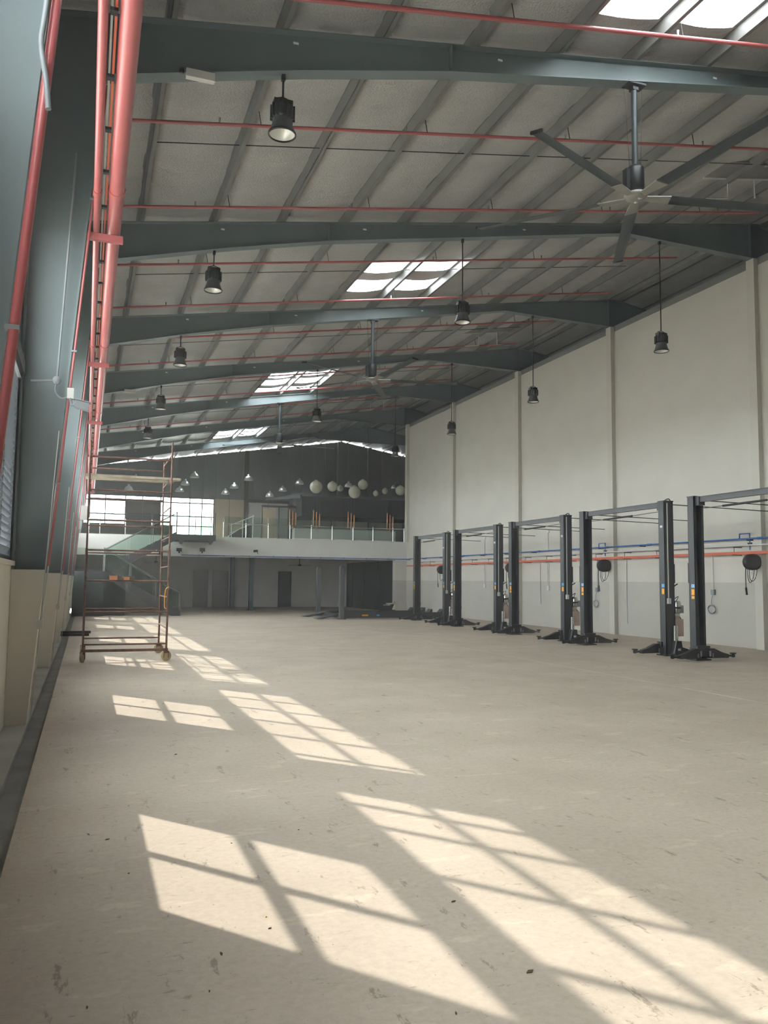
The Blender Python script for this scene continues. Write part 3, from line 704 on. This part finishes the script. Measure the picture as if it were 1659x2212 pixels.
def car_lift(x, yn, yf, label, wall_x=XW):
    ym = (yn + yf) / 2; h = (yf - yn) / 2
    t = thing('two_post_lift', label, 'car lift', (x, ym, 0), 'two-post car lifts')
    lift_column(t, -h, 1, True); lift_column(t, h, -1, False)
    MB().box(-.05, .05, -h + .09, h - .09, H - .13, H - .015).box(-.075, .075, -h + .09, h - .09, H - .025, H - .015).build('overhead_beam', 'liftlite', t)
    for y in (-h, h): partbox('beam_bracket', 'lift', t, -.08, .08, *sorted((y - math.copysign(.08, y), y - math.copysign(.2, y))), H - .2, H - .01)
    MB().tube([(-.02, -h + .1, H - .22), (-.02, -.3, H - .25), (-.02, h - .1, H - .27)], .008, 6).build('shutoff_rod', 'black', t)
    MB().tube([(-.02, -.4, H - .247), (-.02, .75, H - .263)], .022, 8).build('padded_bar', 'rubber', t)
    MB().curve([(.03, -h + .05, H + .03), (.06, -h - .04, H + .05), (.08, -h - .1, H - .05)], .012, 6).build('hydraulic_hose', 'rubber', t)
    for y in (-h, h):
        MB().tube([(.12, y, H - .07), (wall_x - x, y, H - .12)], .011, 6).build('wall_brace', 'black', t)
    y = -h
    # power side: conduit, isolator, motor, tank, rams
    partbox('conduit_strip', 'conduit', t, -.055, -.037, y - .115, y - .096, 1.22, H - .05)
    partbox('isolator_box', 'conduit', t, -.085, -.01, y - .145, y - .096, 1.14, 1.26)
    MB().lathe([(0, 0), (.035, 0), (.03, .03), (0, .04)], n=12).xf(Matrix.Translation((-.125, y - .02, 2.85)) @ Matrix.Rotation(-math.pi / 2, 4, 'Y')).build('warning_lamp', 'sticker_white', t)
    MB().tube([(.12, y - .03, 1.50), (.24, y - .06, 1.58)], .014, 6).build('release_handle', 'black', t)
    pu = MB().lathe([(0, .92), (.085, .92), (.10, .96), (.10, 1.15), (.08, 1.20), (0, 1.20)], (.24, y, 0), 16).build('motor', 'chrome', t)
    MB().box(.32, .40, y - .05, y + .05, .93, 1.10).build('terminal_box', 'greycond', pu)
    MB().lathe([(.101, 1.03), (.106, 1.03), (.106, 1.07), (.101, 1.07)], (.24, y, 0), 16).build('motor_band', 'black', pu)
    MB().box(.11, .30, y - .05, y + .05, .86, .93).build('pump_block', 'chrome', t)
    MB().box(.135, .355, y - .095, y + .095, .42, .80).box(.19, .29, y - .05, y + .05, .80, .87).build('oil_tank', 'tank', t)
    MB().tube([(.30, y, .88), (.34, y - .03, .80), (.36, y - .05, .72)], .012, 6).build('lowering_lever', 'black', t)
    MB().prism([(-.02, 0.025), (.20, .025), (.155, .33), (.02, .33)], y - .26, y - .096).build('ram_housing', 'black', t)
    partbox('data_plate', 'conduit', t, .05, .13, y - .263, y - .2605, .12, .17)
    for dx, r in ((.06, .032), (.12, .022)):
        MB().tube([(dx, y - .16, .30), (dx, y - .16, .66)], r, 12).build('hydraulic_ram', 'chrome', t)
    MB().curve([(-.05, y - .25, .06), (-.02, y - .28, .25), (.03, y - .24, .36)], .010, 6).build('ram_hose', 'greycond', t)
    MB().curve([(.12, y - .1, 1.25), (.2, y - .12, 1.30), (.2, y - .04, 1.18)], .008, 6).build('motor_cable', 'rubber', t)
lifts = [(12.12, 10.90, 14.05, 'nearest dark two-post car lift, cut by the right edge of the picture'),
         (12.20, 15.10, 18.25, 'dark two-post car lift second from the camera'),
         (12.35, 19.42, 22.35, 'dark two-post car lift in the middle of the row of five'),
         (12.48, 23.60, 26.72, 'dark two-post car lift fourth from the camera'),
         (12.76, 28.25, 31.20, 'farthest dark two-post car lift, next to the four-post lift')]
for a in lifts: car_lift(*a)

# ------------------------------------------------------------------ four-post lift with ramps
t = thing('four_post_lift', 'low black four-post drive-on lift with two ramps', 'car lift', (9.95, 32.5, 0))
for px, py, hgt in ((0, 0, 2.12), (0, 3.6, 2.12)):
    b = MB().box(-.09, .09, -.012 + (-.09), -.09 + .012, 0, hgt).box(-.09, -.078, -.09, .09, 0, hgt).box(.078, .09, -.09, .09, 0, hgt).box(-.09, -.04, .078, .09, 0, hgt).box(.04, .09, .078, .09, 0, hgt)
    b.xf(Matrix.Translation((px, py, 0))).build('post', 'liftlite', t)
    MB().prism([(px - .09, hgt), (px + .09, hgt), (px + .05, hgt + .07), (px - .05, hgt + .07)], py - .09, py + .09).build('post_cap', 'lift', t)
    partbox('post_foot', 'lift', t, px - .16, px + .16, py - .14, py + .14, 0, .02)
for py in (.45, 2.55):
    r = MB().box(.12, 4.7, py - .26, py + .26, .06, .24).box(.12, 4.7, py - .28, py - .25, .04, .27).build('runway', 'lift', t)
    MB().prism([(.12, .24), (.12, .18), (-.75, .0), (-1.0, .0), (-.98, .02)], py - .25, py + .25).build('ramp', 'liftlite', t)
    for x in (4.0, 4.55): MB().prism([(x, .24), (x + .18, .24), (x + .18, .40), (x + .14, .40)], py - .2, py + .2).build('wheel_stop', 'lift', r)
for x in (.0, 4.5): MB().box(x - .08, x + .08, .09, 3.5, .06, .2).build('crossbeam', 'lift', t)
partbox('orange_label', 'yellow', t, .95, 1.22, .1685, .1695, .12, .18); partbox('blue_label', 'sky_sticker', t, 1.6, 1.72, .1685, .1695, .12, .18)
t = thing('rolling_jack', 'small metal jack sitting on the far lift runway', 'jack', (13.05, 34.9, .245))
MB().box(-.14, .14, -.1, .1, 0, .05).prism([(-.12, .05), (-.02, .05), (.1, .30), (.02, .30)], -.06, .06).build('jack_body', 'black', t)
MB().box(-.24, .18, -.12, .12, .30, .36).box(-.36, -.1, -.1, .1, .25, .29).build('jack_saddle', 'chrome', t)
MB().tube([(.1, 0, .36), (.16, 0, .44)], .02, 6).build('jack_pin', 'chrome', t)

# ------------------------------------------------------------------ mobile scaffold
t = thing('scaffold_tower', 'rusty red mobile scaffold tower on wheels near the windowed wall', 'scaffold', (0, 16.5, 0))
W_, D_ = 1.52, 1.75
tops = {(0, 0): 4.2, (W_, 0): 4.27, (0, D_): 3.9, (W_, D_): 4.1}
for (x, y), z1 in tops.items():
    MB().tube([(x, y, .18), (x, y, 2.05)], .020, 8).tube([(x, y, 2.05), (x, y, z1)], .018, 8).build('post', 'rust', t)
    MB().tube([(x, y, 2.0), (x, y, 2.14)], .025, 8).build('joint_sleeve', 'rust', t)
LV = [.33, .94, 1.53, 2.11, 2.68, 3.26, 3.90]
for y in (0, D_):
    for k, z in enumerate(LV):
        MB().tube([(0, y, z), (W_, y, z)], .0165, 8).build('ledger', 'rust', t)
for x in (0, W_):
    for z in (.62, 1.22, 1.82, 2.40, 2.98, 3.55, 4.02):
        MB().tube([(x, 0, z), (x, D_, z)], .0145, 8).build('rung', 'rust', t)
MB().box(-.03, W_ + .03, -.03, .03, .19, .24).build('base_channel', 'rust', t)
for (x, y) in tops:
    c = MB().box(x - .05, x + .05, y - .05, y + .05, .15, .19).box(x - .05, x - .035, y - .04, y + .04, .06, .15).box(x + .035, x + .05, y - .04, y + .04, .06, .15).build('caster_fork', 'rust', t)
    ang = {0: 1.2, W_: .15}[x]
    MB().lathe([(0, -.025), (.02, -.03), (.065, -.025), (.098, -.02), (.1, 0), (.098, .02), (.065, .025), (.02, .03), (0, .025)], n=20).xf(Matrix.Translation((x, y, .1)) @ Matrix.Rotation(ang, 4, 'Z') @ Matrix.Rotation(math.pi / 2, 4, 'X')).build('caster_wheel', 'tan', c)
MB().curve([(W_ - .02, .02, 1.0), (W_ - .06, .0, 1.05), (W_ - .05, -.02, 1.35), (W_ + .01, -.02, 1.42)], .010, 6).build('yellow_strap', 'yellow', t)
for i, (y, x1) in enumerate(((.5, W_ + .22), (.9, W_ + .12))):
    o = MB().box(-.08, x1, y - .12, y + .12, 0, .045).build('scaffold_plank', 'wood', None, (0, 16.5, 3.5648))
    tag(o, ['nearer wooden plank laid across the top of the scaffold', 'farther wooden plank laid across the top of the scaffold'][i], 'plank', 'scaffold planks')
for i, (x, m, w) in enumerate(((.50, 'boxo', .14), (.74, 'boxo', .10))):
    t = thing('small_box', ['left small orange-brown box standing on a scaffold tube', 'right small dark-fronted box standing on a scaffold tube'][i], 'box', (x, 16.5, 1.547), 'boxes on the scaffold')
    partbox('box_body', m, t, -w / 2, w / 2, -.05, .05, 0, .075)
    partbox('dark_end', 'brown', t, w / 2, w / 2 + (.09 if i == 0 else .10), -.05, .05, 0, .07)
    partbox('lid', 'boxo' if i == 0 else 'brown', t, -w / 2 - .004, w / 2 + .004, -.054, .054, .06, .08)

# ------------------------------------------------------------------ mezzanine
mz = thing('floor_mezzanine', 'white edged mezzanine floor across the far end of the hall', 'mezzanine', kind='structure')
partbox('floor_slab', 'under', mz, -.76, XR, 39.9, Y1, 3.35, 3.62)
partbox('fascia', 'white', mz, -.76, XR, 39.70, 39.9, 2.72, 3.62)
partbox('fascia_lip', 'white', mz, -.76, XR, 39.66, 39.9, 2.66, 2.72)
partbox('soffit', 'under', mz, -.76, 15.03, 39.9, 48.1, 3.0, 3.05)
wp = thing('wall_pier', 'cream pier with grey dado beside the dark partition', 'wall', kind='structure')
partbox('pier_face', 'wall', wp, 15.03, XW, 39.7, 39.95, 0, 2.66)
partbox('pier_return', 'wall', wp, 15.03, 15.25, 39.95, 40.1, 0, 2.72)
wb = thing('wall_back', 'grey back wall below the mezzanine', 'wall', kind='structure')
partbox('wall_face', 'under', wb, -.76, 15.03, 48.1, 48.3, 0, 3.35)
pt = thing('wall_partition', 'dark green panelled partition under the right end of the mezzanine', 'wall', kind='structure')
for k in range(7):
    ya = 40.1 + k * 8.0 / 7
    partbox('partition_panel', 'dooropen', pt, 15.03 + (.02 if k % 2 else 0), 15.1, ya + .01, ya + 8.0 / 7 - .01, 0, 2.66)
partbox('panel_core', 'black', pt, 15.07, 15.2, 40.1, 48.1, 0, 3.0)
partbox('partition_head', 'under', pt, 15.02, 15.2, 40.1, 48.1, 2.66, 3.0)
for i, (px0, px1, m, lb) in enumerate(((600, 628, 'dooropen', 'dark door in the back wall below the mezzanine'), (416, 448, 'doorgrey', 'left grey flush door in the back wall'), (458, 492, 'doorgrey', 'right grey flush door in the back wall'))):
    a, b = onY(px0, 1300, 48.08)[0], onY(px1, 1300, 48.08)[0]
    d = tag(bpy.data.objects.new(f'door_{i + 1}', None), lb, 'door', None, 'structure'); COL.objects.link(d); d.location = ((a + b) / 2, 48.08, 0)
    w = b - a
    partbox('door_leaf', m, d, -w / 2 + .04, w / 2 - .04, -.03, .02, 0, 2.05)
    MB().box(-w / 2, -w / 2 + .04, -.05, .02, 0, 2.1).box(w / 2 - .04, w / 2, -.05, .02, 0, 2.1).box(-w / 2, w / 2, -.05, .02, 2.05, 2.1).build('door_frame', m, d)
    MB().tube([(w / 2 - .12, -.06, 1.0), (w / 2 - .24, -.06, 1.0)], .012, 6).build('handle', 'chrome', d)
for i, (x, y, lb) in enumerate(((8.18, 42.95, 'nearer teal steel post holding up the mezzanine'), (8.0, 47.8, 'farther teal steel post against the back wall'))):
    t = thing('steel_post', lb, 'post', (x, y, 0), 'mezzanine posts')
    MB().box(-.11, .11, -.11, -.10, 0, 3.0).box(-.11, .11, .10, .11, 0, 3.0).box(-.006, .006, -.10, .10, 0, 3.0).box(-.11, -.10, -.11, .11, 0, 3.0).build('post_shaft', 'teal', t)
    partbox('base_plate', 'teal', t, -.17, .17, -.17, .17, 0, .02)
def small_fan(P, lb, rz):
    t = thing('small_ceiling_fan', lb, 'fan', P, 'small ceiling fans', rz=rz)
    MB().tube([(0, 0, .05), (0, 0, 3.0 - P[2])], .02, 8).build('rod', 'black', t)
    MB().lathe([(0, 3.0 - P[2] - .1), (.03, 3.0 - P[2] - .1), (.07, 3.0 - P[2])], n=12).build('canopy', 'black', t)
    MB().lathe([(0, -.05), (.09, -.04), (.11, 0), (.08, .06), (0, .08)], n=14).build('motor', 'black', t)
    for k in range(3):
        MB().prism([(.08, -.03), (.68, -.07), (.70, .06), (.08, .03)], -.008, .002, 'z').xf(Matrix.Rotation(k * 2.0944, 4, 'Z') @ Matrix.Rotation(.12, 4, 'X')).build('blade', 'black', t)
small_fan(onY(647, 1221, 43.5), 'small dark ceiling fan under the mezzanine by the teal post', .15)
small_fan(onY(337, 1215, 42.0), 'small dark ceiling fan under the mezzanine behind the stairs', .5)
# balustrade
def balustrade(name, xs, lb, z0=3.62, y=39.76):
    t = thing(name, lb, 'balustrade', (0, y, z0), 'glass balustrades')
    for x in xs: MB().tube([(x, 0, 0), (x, 0, .72)], .022, 8).box(x - .05, x + .05, -.04, .04, 0, .012).build('post', 'chrome', t)
    for a, b in zip(xs, xs[1:]): partbox('glass_panel', 'rail', t, a + .03, b - .03, .025, .035, .05, 1.0)
    MB().tube([(xs[0], -.03, .66), (xs[-1], -.03, .66)], .02, 8).build('handrail', 'chrome', t)
X_of = lambda px: onY(px, 1140, 39.76)[0]
balustrade('glass_balustrade', [X_of(p) for p in (483, 531.6, 579.7, 626.6, 673, 718, 763, 806, 849, 873)], 'long glass balustrade along the open edge of the mezzanine')
balustrade('glass_balustrade', [X_of(p) for p in (192, 216, 271, 328, 368)], 'short glass balustrade on the mezzanine left of the stair landing')
# fascia fittings
for i, px in enumerate((345, 387, 437)):
    P = onY(px, 1187.5, 39.66); t = thing('spotlight', f'small black spotlight on the white fascia, {["leftmost", "middle", "rightmost"][i]} of three', 'spotlight', (P[0], 39.66, P[2]), 'fascia spotlights')
    MB().box(-.12, .12, -.06, .04, -.08, .08).box(-.03, .03, -.02, .04, -.16, -.08).build('spot_body', 'black', t)
P = onY(553, 1191, 39.66); t = thing('fascia_camera', 'small dark security camera on the white mezzanine fascia', 'camera', (P[0], 39.66, P[2]))
MB().tube([(-.12, -.08, .0), (.06, -.04, .02)], .06, 10).build('camera_body', 'black', t); MB().tube([(.05, -.03, 0), (.1, .04, -.12)], .015, 6).build('camera_arm', 'black', t)

# ------------------------------------------------------------------ staircase in front of the mezzanine
t = thing('staircase', 'black steel half-turn staircase with glass sides up to the mezzanine', 'staircase', (0, 36.5, 0))
def flight(xa, za, xb, zb, ya, yb, n):
    dx, dz = (xb - xa) / n, (zb - za) / n
    for y in (ya, yb - .02):
        MB().prism([(xa, za - .02), (xa, za + .22), (xb, zb + .10), (xb, zb - .28), (xa + dx * 1.2, za - .02)], y, y + .02).build('stringer', 'stair', t)
    for k in range(n):
        x, z = xa + dx * k, za + dz * (k + 1)
        MB().box(*sorted((x, x + dx * 1.05)), ya + .02, yb - .02, z - .04, z).box(*sorted((x, x + dx * .06)), ya + .02, yb - .02, z - dz, z - .04).build('tread', 'stair', t)
    m = 3
    for y in (ya + .01, yb - .01):
        for k in range(m):
            u0, u1 = (k + .04) / m, (k + .96) / m
            P0 = (xa + (xb - xa) * u0, za + (zb - za) * u0); P1 = (xa + (xb - xa) * u1, za + (zb - za) * u1)
            MB().prism([(P0[0], P0[1] + .1), (P1[0], P1[1] + .1), (P1[0], P1[1] + 1.0), (P0[0], P0[1] + 1.0)], y - .004, y + .004).build('glass_panel', 'rail', t)
        for k in range(m + 1):
            u = k / m; x, z = xa + (xb - xa) * u, za + (zb - za) * u
            MB().tube([(x, y, z), (x, y, z + 1.0)], .014, 8).build('post', 'railpaint', t)
        MB().tube([(xa, y, za + .95), (xb, y, zb + .95)], .016, 8).build('handrail', 'railpaint', t)
flight(3.90, 0, .75, 1.88, 0, 1.1, 11)
flight(.75, 1.88, 3.75, 3.60, 1.25, 2.35, 10)
MB().box(-.55, .75, 0, 2.35, 1.74, 1.88).build('half_landing', 'stair', t)
MB().box(-.5, .75, .02, .06, 0, 1.74).build('landing_panel', 'dooropen', t)
MB().box(.75, 1.65, .9, .94, 0, 1.6).build('store_panel', 'dooropen', t)
MB().box(3.75, 5.52, 1.25, 3.15, 3.34, 3.60).build('upper_landing', 'stair', t)
for x in (4.0, 5.3): MB().prism([(x - .14, 3.34), (x + .14, 3.34), (x + .03, 3.16), (x - .03, 3.16)], 1.3, 1.5).build('landing_bracket', 'stair', t)
for x in (3.78, 4.6, 5.30, 5.48): MB().tube([(x, 1.3, 3.6), (x, 1.3, 4.62)], .02, 8).build('post', 'railpaint', t)
for a, b in ((3.82, 4.57), (4.63, 5.27)): partbox('glass_panel', 'green', t, a, b, 1.296, 1.304, 3.66, 4.55)
for (x, y) in ((-.5, .05), (.7, .05), (-.5, 2.3)): MB().tube([(x, y, 1.88), (x, y, 2.88)], .018, 8).build('post', 'railpaint', t)
partbox('glass_panel', 'rail', t, -.46, .66, .046, .054, 1.95, 2.85)
partbox('front_glass', 'green', t, 4.55, 5.45, 1.9, 1.91, 3.62, 4.4)

# ------------------------------------------------------------------ gable wall and mezzanine rooms
gw = thing('wall_gable', 'dark ribbed gable wall at the far end above the mezzanine', 'wall', kind='structure')
ZG = 6.62
def gz(x): return rt(x) + .085
xs = np.linspace(-.76, XR, 64)
b = MB()
for i, (a, c) in enumerate(zip(xs, xs[1:])):
    y = Y1 - (.04 if i % 2 else 0)
    mid = [(a, ZG), (c, ZG), (c, gz(c)), (a, gz(a))] if not (a < 15.7 < c) else [(a, ZG), (c, ZG), (c, gz(c)), (15.7, gz(15.7)), (a, gz(a))]
    b.prism(mid, y, Y1 + .1)
tag(b.build('ribbed_cladding', 'clad', gw), kind='stuff')
partbox('panel_backing', 'brown', gw, 7.4, 12.1, Y1 + .06, Y1 + .1, 3.62, ZG)
partbox('lower_wall', 'clad', gw, 12.1, XR, Y1, Y1 + .1, 3.62, ZG)
partbox('outer_wall_below', 'clad', gw, -.95, XR + .2, Y1 + .1, Y1 + .2, -.2, 3.62)
for x, m in ((9.38, 'brown'), (15.5, 'clad'), (17.6, 'clad')):
    partbox('gable_post', m, gw, x - .12, x + .12, Y1 - .25, Y1 - .02, 3.62, gz(x) - .02)
partbox('gable_rail', 'brown', gw, 9.5, 12.3, Y1 - .15, Y1, ZG - .12, ZG + .05)
for a, c in ((7.42, 8.33), (8.36, 9.28)): partbox('beige_panel', 'beige', gw, a, c, Y1 - .02, Y1 + .05, 3.62, ZG)
for a, c in ((9.5, 10.8), (10.83, 12.1)): partbox('pale_panel', 'white', gw, a, c, Y1 - .02, Y1 + .05, 3.62, ZG - .1)
partbox('brown_spandrel', 'brown', gw, -.76, 4.9, Y1 - .08, Y1 + .05, 3.62, 4.85)
fw = tag(bpy.data.objects.new('window_20', None), 'wide bright glazed band at the far left of the mezzanine', 'window', None, 'structure'); COL.objects.link(fw); fw.location = (0, Y1, 0)
vb = [-.70, .08, .95, 2.10, 3.10, 4.15, 4.75, 5.9, 6.65, 7.38]
hb = [4.85, 5.45, 6.28, 6.60]
fr = MB()
for x in vb: fr.box(x - .03, x + .03, -.05, .05, 3.62 if x > 4.7 else 4.85, ZG)
for z in hb: fr.box(-.7, 7.38, -.05, .05, z - .035, z + .035)
fr.box(4.75, 7.38, -.05, .05, 3.62, 3.72)
fr.build('window_frame', 'frame', fw)
for a, c in zip(vb, vb[1:]):
    for z0, z1 in list(zip(hb, hb[1:])) + ([(3.72, 4.85)] if a > 4.7 else []):
        m = 'brown' if 2.0 < a < 4.0 and z1 < 6.5 else ('green' if z0 < 4 else 'pane')
        partbox('infill_panel' if m == 'brown' else 'pane', m, fw, a + .03, c - .03, -.004, .004, z0 + .035, z1 - .035)
t = thing('service_counter', 'long grey counter on the mezzanine under the dark bulkhead', 'counter', (11.2, 46.0, 3.62))
partbox('counter_body', 'under', t, 0, 6.2, 0, .6, 0, .95); partbox('counter_top', 'doorgrey', t, -.05, 6.25, -.05, .65, .95, 1.0)
t = thing('dark_bulkhead', 'dark boxed bulkhead above the mezzanine counter', 'bulkhead', (11.6, 46.0, 5.30))
MB().box(0, 8.0, 0, 3.2, 0, 1.25).build('bulkhead_box', 'black', t); partbox('bulkhead_edge', 'clad', t, -.02, 8.0, -.03, 0, 1.15, 1.27)
MB().prism([(-2.2, .85), (-2.1, .85), (0.2, 1.45), (0.2, 1.10)], .4, .5).build('sloping_edge', 'greycond', t)
for k in range(4): MB().box(.2 + k * 2.4, .3 + k * 2.4, 2.9, 3.0, -1.68, 0).build('support_post', 'black', t)
for i, px in enumerate((632, 683, 758, 842)):
    P = onY(px, 1120, 45.6); t = thing('copper_pendant', f'cluster of slim copper tube pendants above the counter, {["leftmost", "second from left", "third from left", "rightmost"][i]}', 'pendant', (P[0], 45.6, 4.62), 'copper pendants')
    for dx, z0, z1 in ((-.16, .0, 1.0), (.02, -.15, .9), (.20, .05, .8)):
        MB().tube([(dx, 0, z0), (dx, 0, z1)], .035, 10).build('copper_tube', 'copper', t); MB().tube([(dx, 0, z1), (dx, 0, rt(P[0] + dx) + .2 - 4.62)], .003, 4).build('cord', 'galv', t)
t = thing('glass_cabin', 'pale glazed office front with a door on the mezzanine', 'partition', (9.45, 47.0, 3.62))
MB().box(0, .08, 0, .08, 0, 2.3).box(1.0, 1.08, 0, .08, 0, 2.3).box(2.0, 2.08, 0, .08, 0, 2.3).box(0, 2.08, 0, .08, 2.2, 2.3).build('cabin_frame', 'brown', t)
partbox('cabin_door', 'beige', t, .10, .80, .02, .06, .02, 2.1); partbox('cabin_pane', 'rail', t, 1.1, 2.0, .03, .04, .05, 2.2)
t = thing('ramp_railing', 'short dark flight of steps with bright handrails on the mezzanine', 'railing', (7.15, 44.0, 3.62))
MB().prism([(0, 0), (1.2, 0), (1.2, .9), (.9, .9), (0, .3)], 0, .9).build('step_block', 'brown', t)
for z in (.55, .95): MB().tube([(0, -.02, z - .1), (1.3, -.02, z + .45)], .022, 8).build('handrail', 'chrome', t)
for x in (.1, .7, 1.25): MB().tube([(x, -.02, .0), (x, -.02, .95 + .4 * x)], .018, 8).build('post', 'chrome', t)

# ------------------------------------------------------------------ pendants over the mezzanine
def pendant_cord(t, z, y, x):
    MB().tube([(0, 0, z), (0, 0, rt(x) - t.location.z + (.29 if 6.1 < x < 8.85 else .2))], .003, 4).build('cord', 'galv', t)
gl = [(683, 1052, 14), (718, 1051, 11), (735, 1055, 7), (766, 1063, 13.5), (784, 1047, 11), (812, 1066, 6.6), (832, 1061, 7), (865, 1060, 11)]
GN = ['large cream globe pendant, leftmost of the globes', 'medium cream globe pendant second from the left', 'small cream globe tucked beside a medium globe', 'large cream globe pendant hanging lowest in the middle', 'medium cream globe pendant hanging highest of the globes', 'small cream globe pendant, left of the small pair at right', 'small cream globe pendant, right of the small pair at right', 'medium cream globe pendant half hidden by the dividing wall']
for (px, py, r), lb in zip(gl, GN):
    Yg = 44.0 if r < 8 else 43.0; P = onY(px, py, Yg); R = r / F_PX * (Yg * .94 + P[0] * .34)
    t = thing('globe_pendant', lb, 'pendant lamp', P, 'globe pendants')
    MB().lathe([(R * math.sin(a), -R * math.cos(a)) for a in np.linspace(0.001, math.pi - .25, 14)], n=24).build('globe', 'globe', t)
    MB().lathe([(R * .25, R * .95), (R * .27, R * 1.08), (0, R * 1.10)], n=12).build('collar', 'globe', t)
    pendant_cord(t, R * 1.05, Yg, P[0])
dm = [(278, 1053), (293, 1032), (388, 1056), (400, 1042), (420, 1026), (487, 1062), (506, 1049), (537, 1032), (583, 1067), (611, 1055), (647, 1040), (753, 1046), (853, 1050)]
DL = ['lowest silver dome pendant seen through the scaffold', 'upper silver dome pendant seen through the scaffold', 'silver dome pendant just right of the scaffold, lowest of three', 'silver dome pendant just right of the scaffold, middle of three', 'silver dome pendant just right of the scaffold, highest of three', 'silver dome pendant, lowest of the second trio from the left', 'silver dome pendant, middle of the second trio from the left', 'silver dome pendant, highest of the second trio from the left', 'silver dome pendant, lowest of the trio left of the globes', 'silver dome pendant, middle of the trio left of the globes', 'silver dome pendant, highest of the trio left of the globes', 'silver dome pendant hanging among the cream globes', 'rightmost silver dome pendant, beside the dividing wall']
src = None; made = []
for (px, py), lb in zip(dm, DL):
    Yd = 46.5 if py > 1050 else (45.0 if py > 1036 else 43.5)
    P = onY(px, py + 6, Yd)
    if src is None:
        src = t = thing('dome_pendant', lb, 'pendant lamp', P, 'dome pendants')
        MB().lathe([(.235, 0), (.24, .01), (.215, .10), (.16, .19), (.08, .245), (.055, .25), (.055, .33), (0, .33)], n=24).build('dome_shade', 'alu', t)
        MB().lathe([(.23, .012), (.205, .10), (.15, .18), (.0, .235)], n=24).build('inner_reflector', 'lens', t)
    else:
        t = copy_tree(src, None, P); tag(t, lb)
    made.append((t, P))
for t, P in made: pendant_cord(t, .32, P[1], P[0])

# ------------------------------------------------------------------ bits of debris on the floor
LEAF = ['small yellow leaf lying in the nearest sunlit patch', 'dark dry leaf just below the small yellow leaf', 'dark twig-like leaf left of the nearest sunlit patch, nearer the drain', 'dark twig-like leaf left of the nearest sunlit patch, nearer the patch',
        'dark leaf in the shade just below the nearest sunlit patch', 'tiny dark speck of leaf at the top left of the nearest sunlit patch', 'tiny dark leaf speck in shade above the nearest sunlit patch', 'dark leaf crumb near the bottom left corner of the floor',
        'tiny leaf speck left of the lower pane of the nearest sunlit patch', 'small leaf crumb on shaded floor at the bottom, left of centre', 'dark leaf on the shaded bar between two large sunlit patches', 'largest dark leaf scrap, in the lower right of the floor',
        'dark leaf scrap at the bottom edge of the floor', 'tiny leaf speck inside the top pane of the nearest sunlit patch', 'dark leaf on the shaded floor between the near and second sunlit windows']
for i, (px, py, m, s) in enumerate(((575, 1981, 'yleaf', .012), (583, 2006, 'leaf', .014), (191, 1803, 'leaf', .020), (232, 1814, 'leaf', .02), (478, 2061, 'leaf', .022), (278, 1741, 'leaf', .010), (645, 1793, 'leaf', .008), (188, 2177, 'leaf', .014), (278, 1887, 'leaf', .008), (452, 2142, 'leaf', .010), (980, 1948, 'leaf', .02), (1145, 2100, 'leaf', .03), (985, 2190, 'leaf', .016), (500, 1822, 'leaf', .008), (380, 1630, 'leaf', .02))):
    a = random.uniform(0, 3.1); P = onZ(px, py); s *= .7
    b = MB().add([(-s, 0, 0), (-.2 * s, .35 * s, .2 * s), (s, .1 * s, .1 * s), (.1 * s, -.4 * s, 0), (-s, 0, .004), (-.2 * s, .35 * s, .2 * s + .003), (s, .1 * s, .1 * s + .003), (.1 * s, -.4 * s, .004)],
                 [(3, 2, 1, 0), (4, 5, 6, 7), (0, 1, 5, 4), (1, 2, 6, 5), (2, 3, 7, 6), (3, 0, 4, 7)]).xf(Matrix.Rotation(a, 4, 'Z'))
    tag(b.build('dry_leaf', m, None, P), LEAF[i], 'leaf', 'leaf fragments on the floor')

# ------------------------------------------------------------------ dusty air in the hall
hm = bpy.data.materials.new('dusty_air'); hm.use_nodes = True; hn = hm.node_tree
hn.nodes.remove(hn.nodes['Principled BSDF'])
vs_ = hn.nodes.new('ShaderNodeVolumeScatter'); vs_.inputs['Color'].default_value = (1.0, 0.99, 0.96, 1)
vs_.inputs['Density'].default_value = 0.0021; vs_.inputs['Anisotropy'].default_value = 0.25
hn.links.new(vs_.outputs[0], hn.nodes['Material Output'].inputs['Volume'])
M['haze'] = hm
hz = MB().prism([(-.74, .01), (XR - .05, .01), (XR - .05, rt(XR - .05) - .02), (15.7, rt(15.7) - .02), (-.74, rt(-.74) - .02)], Y0 + .05, Y1 - .4).build('hall_air', 'haze')
tag(hz, 'faint dusty haze filling the hall', 'haze', kind='stuff')
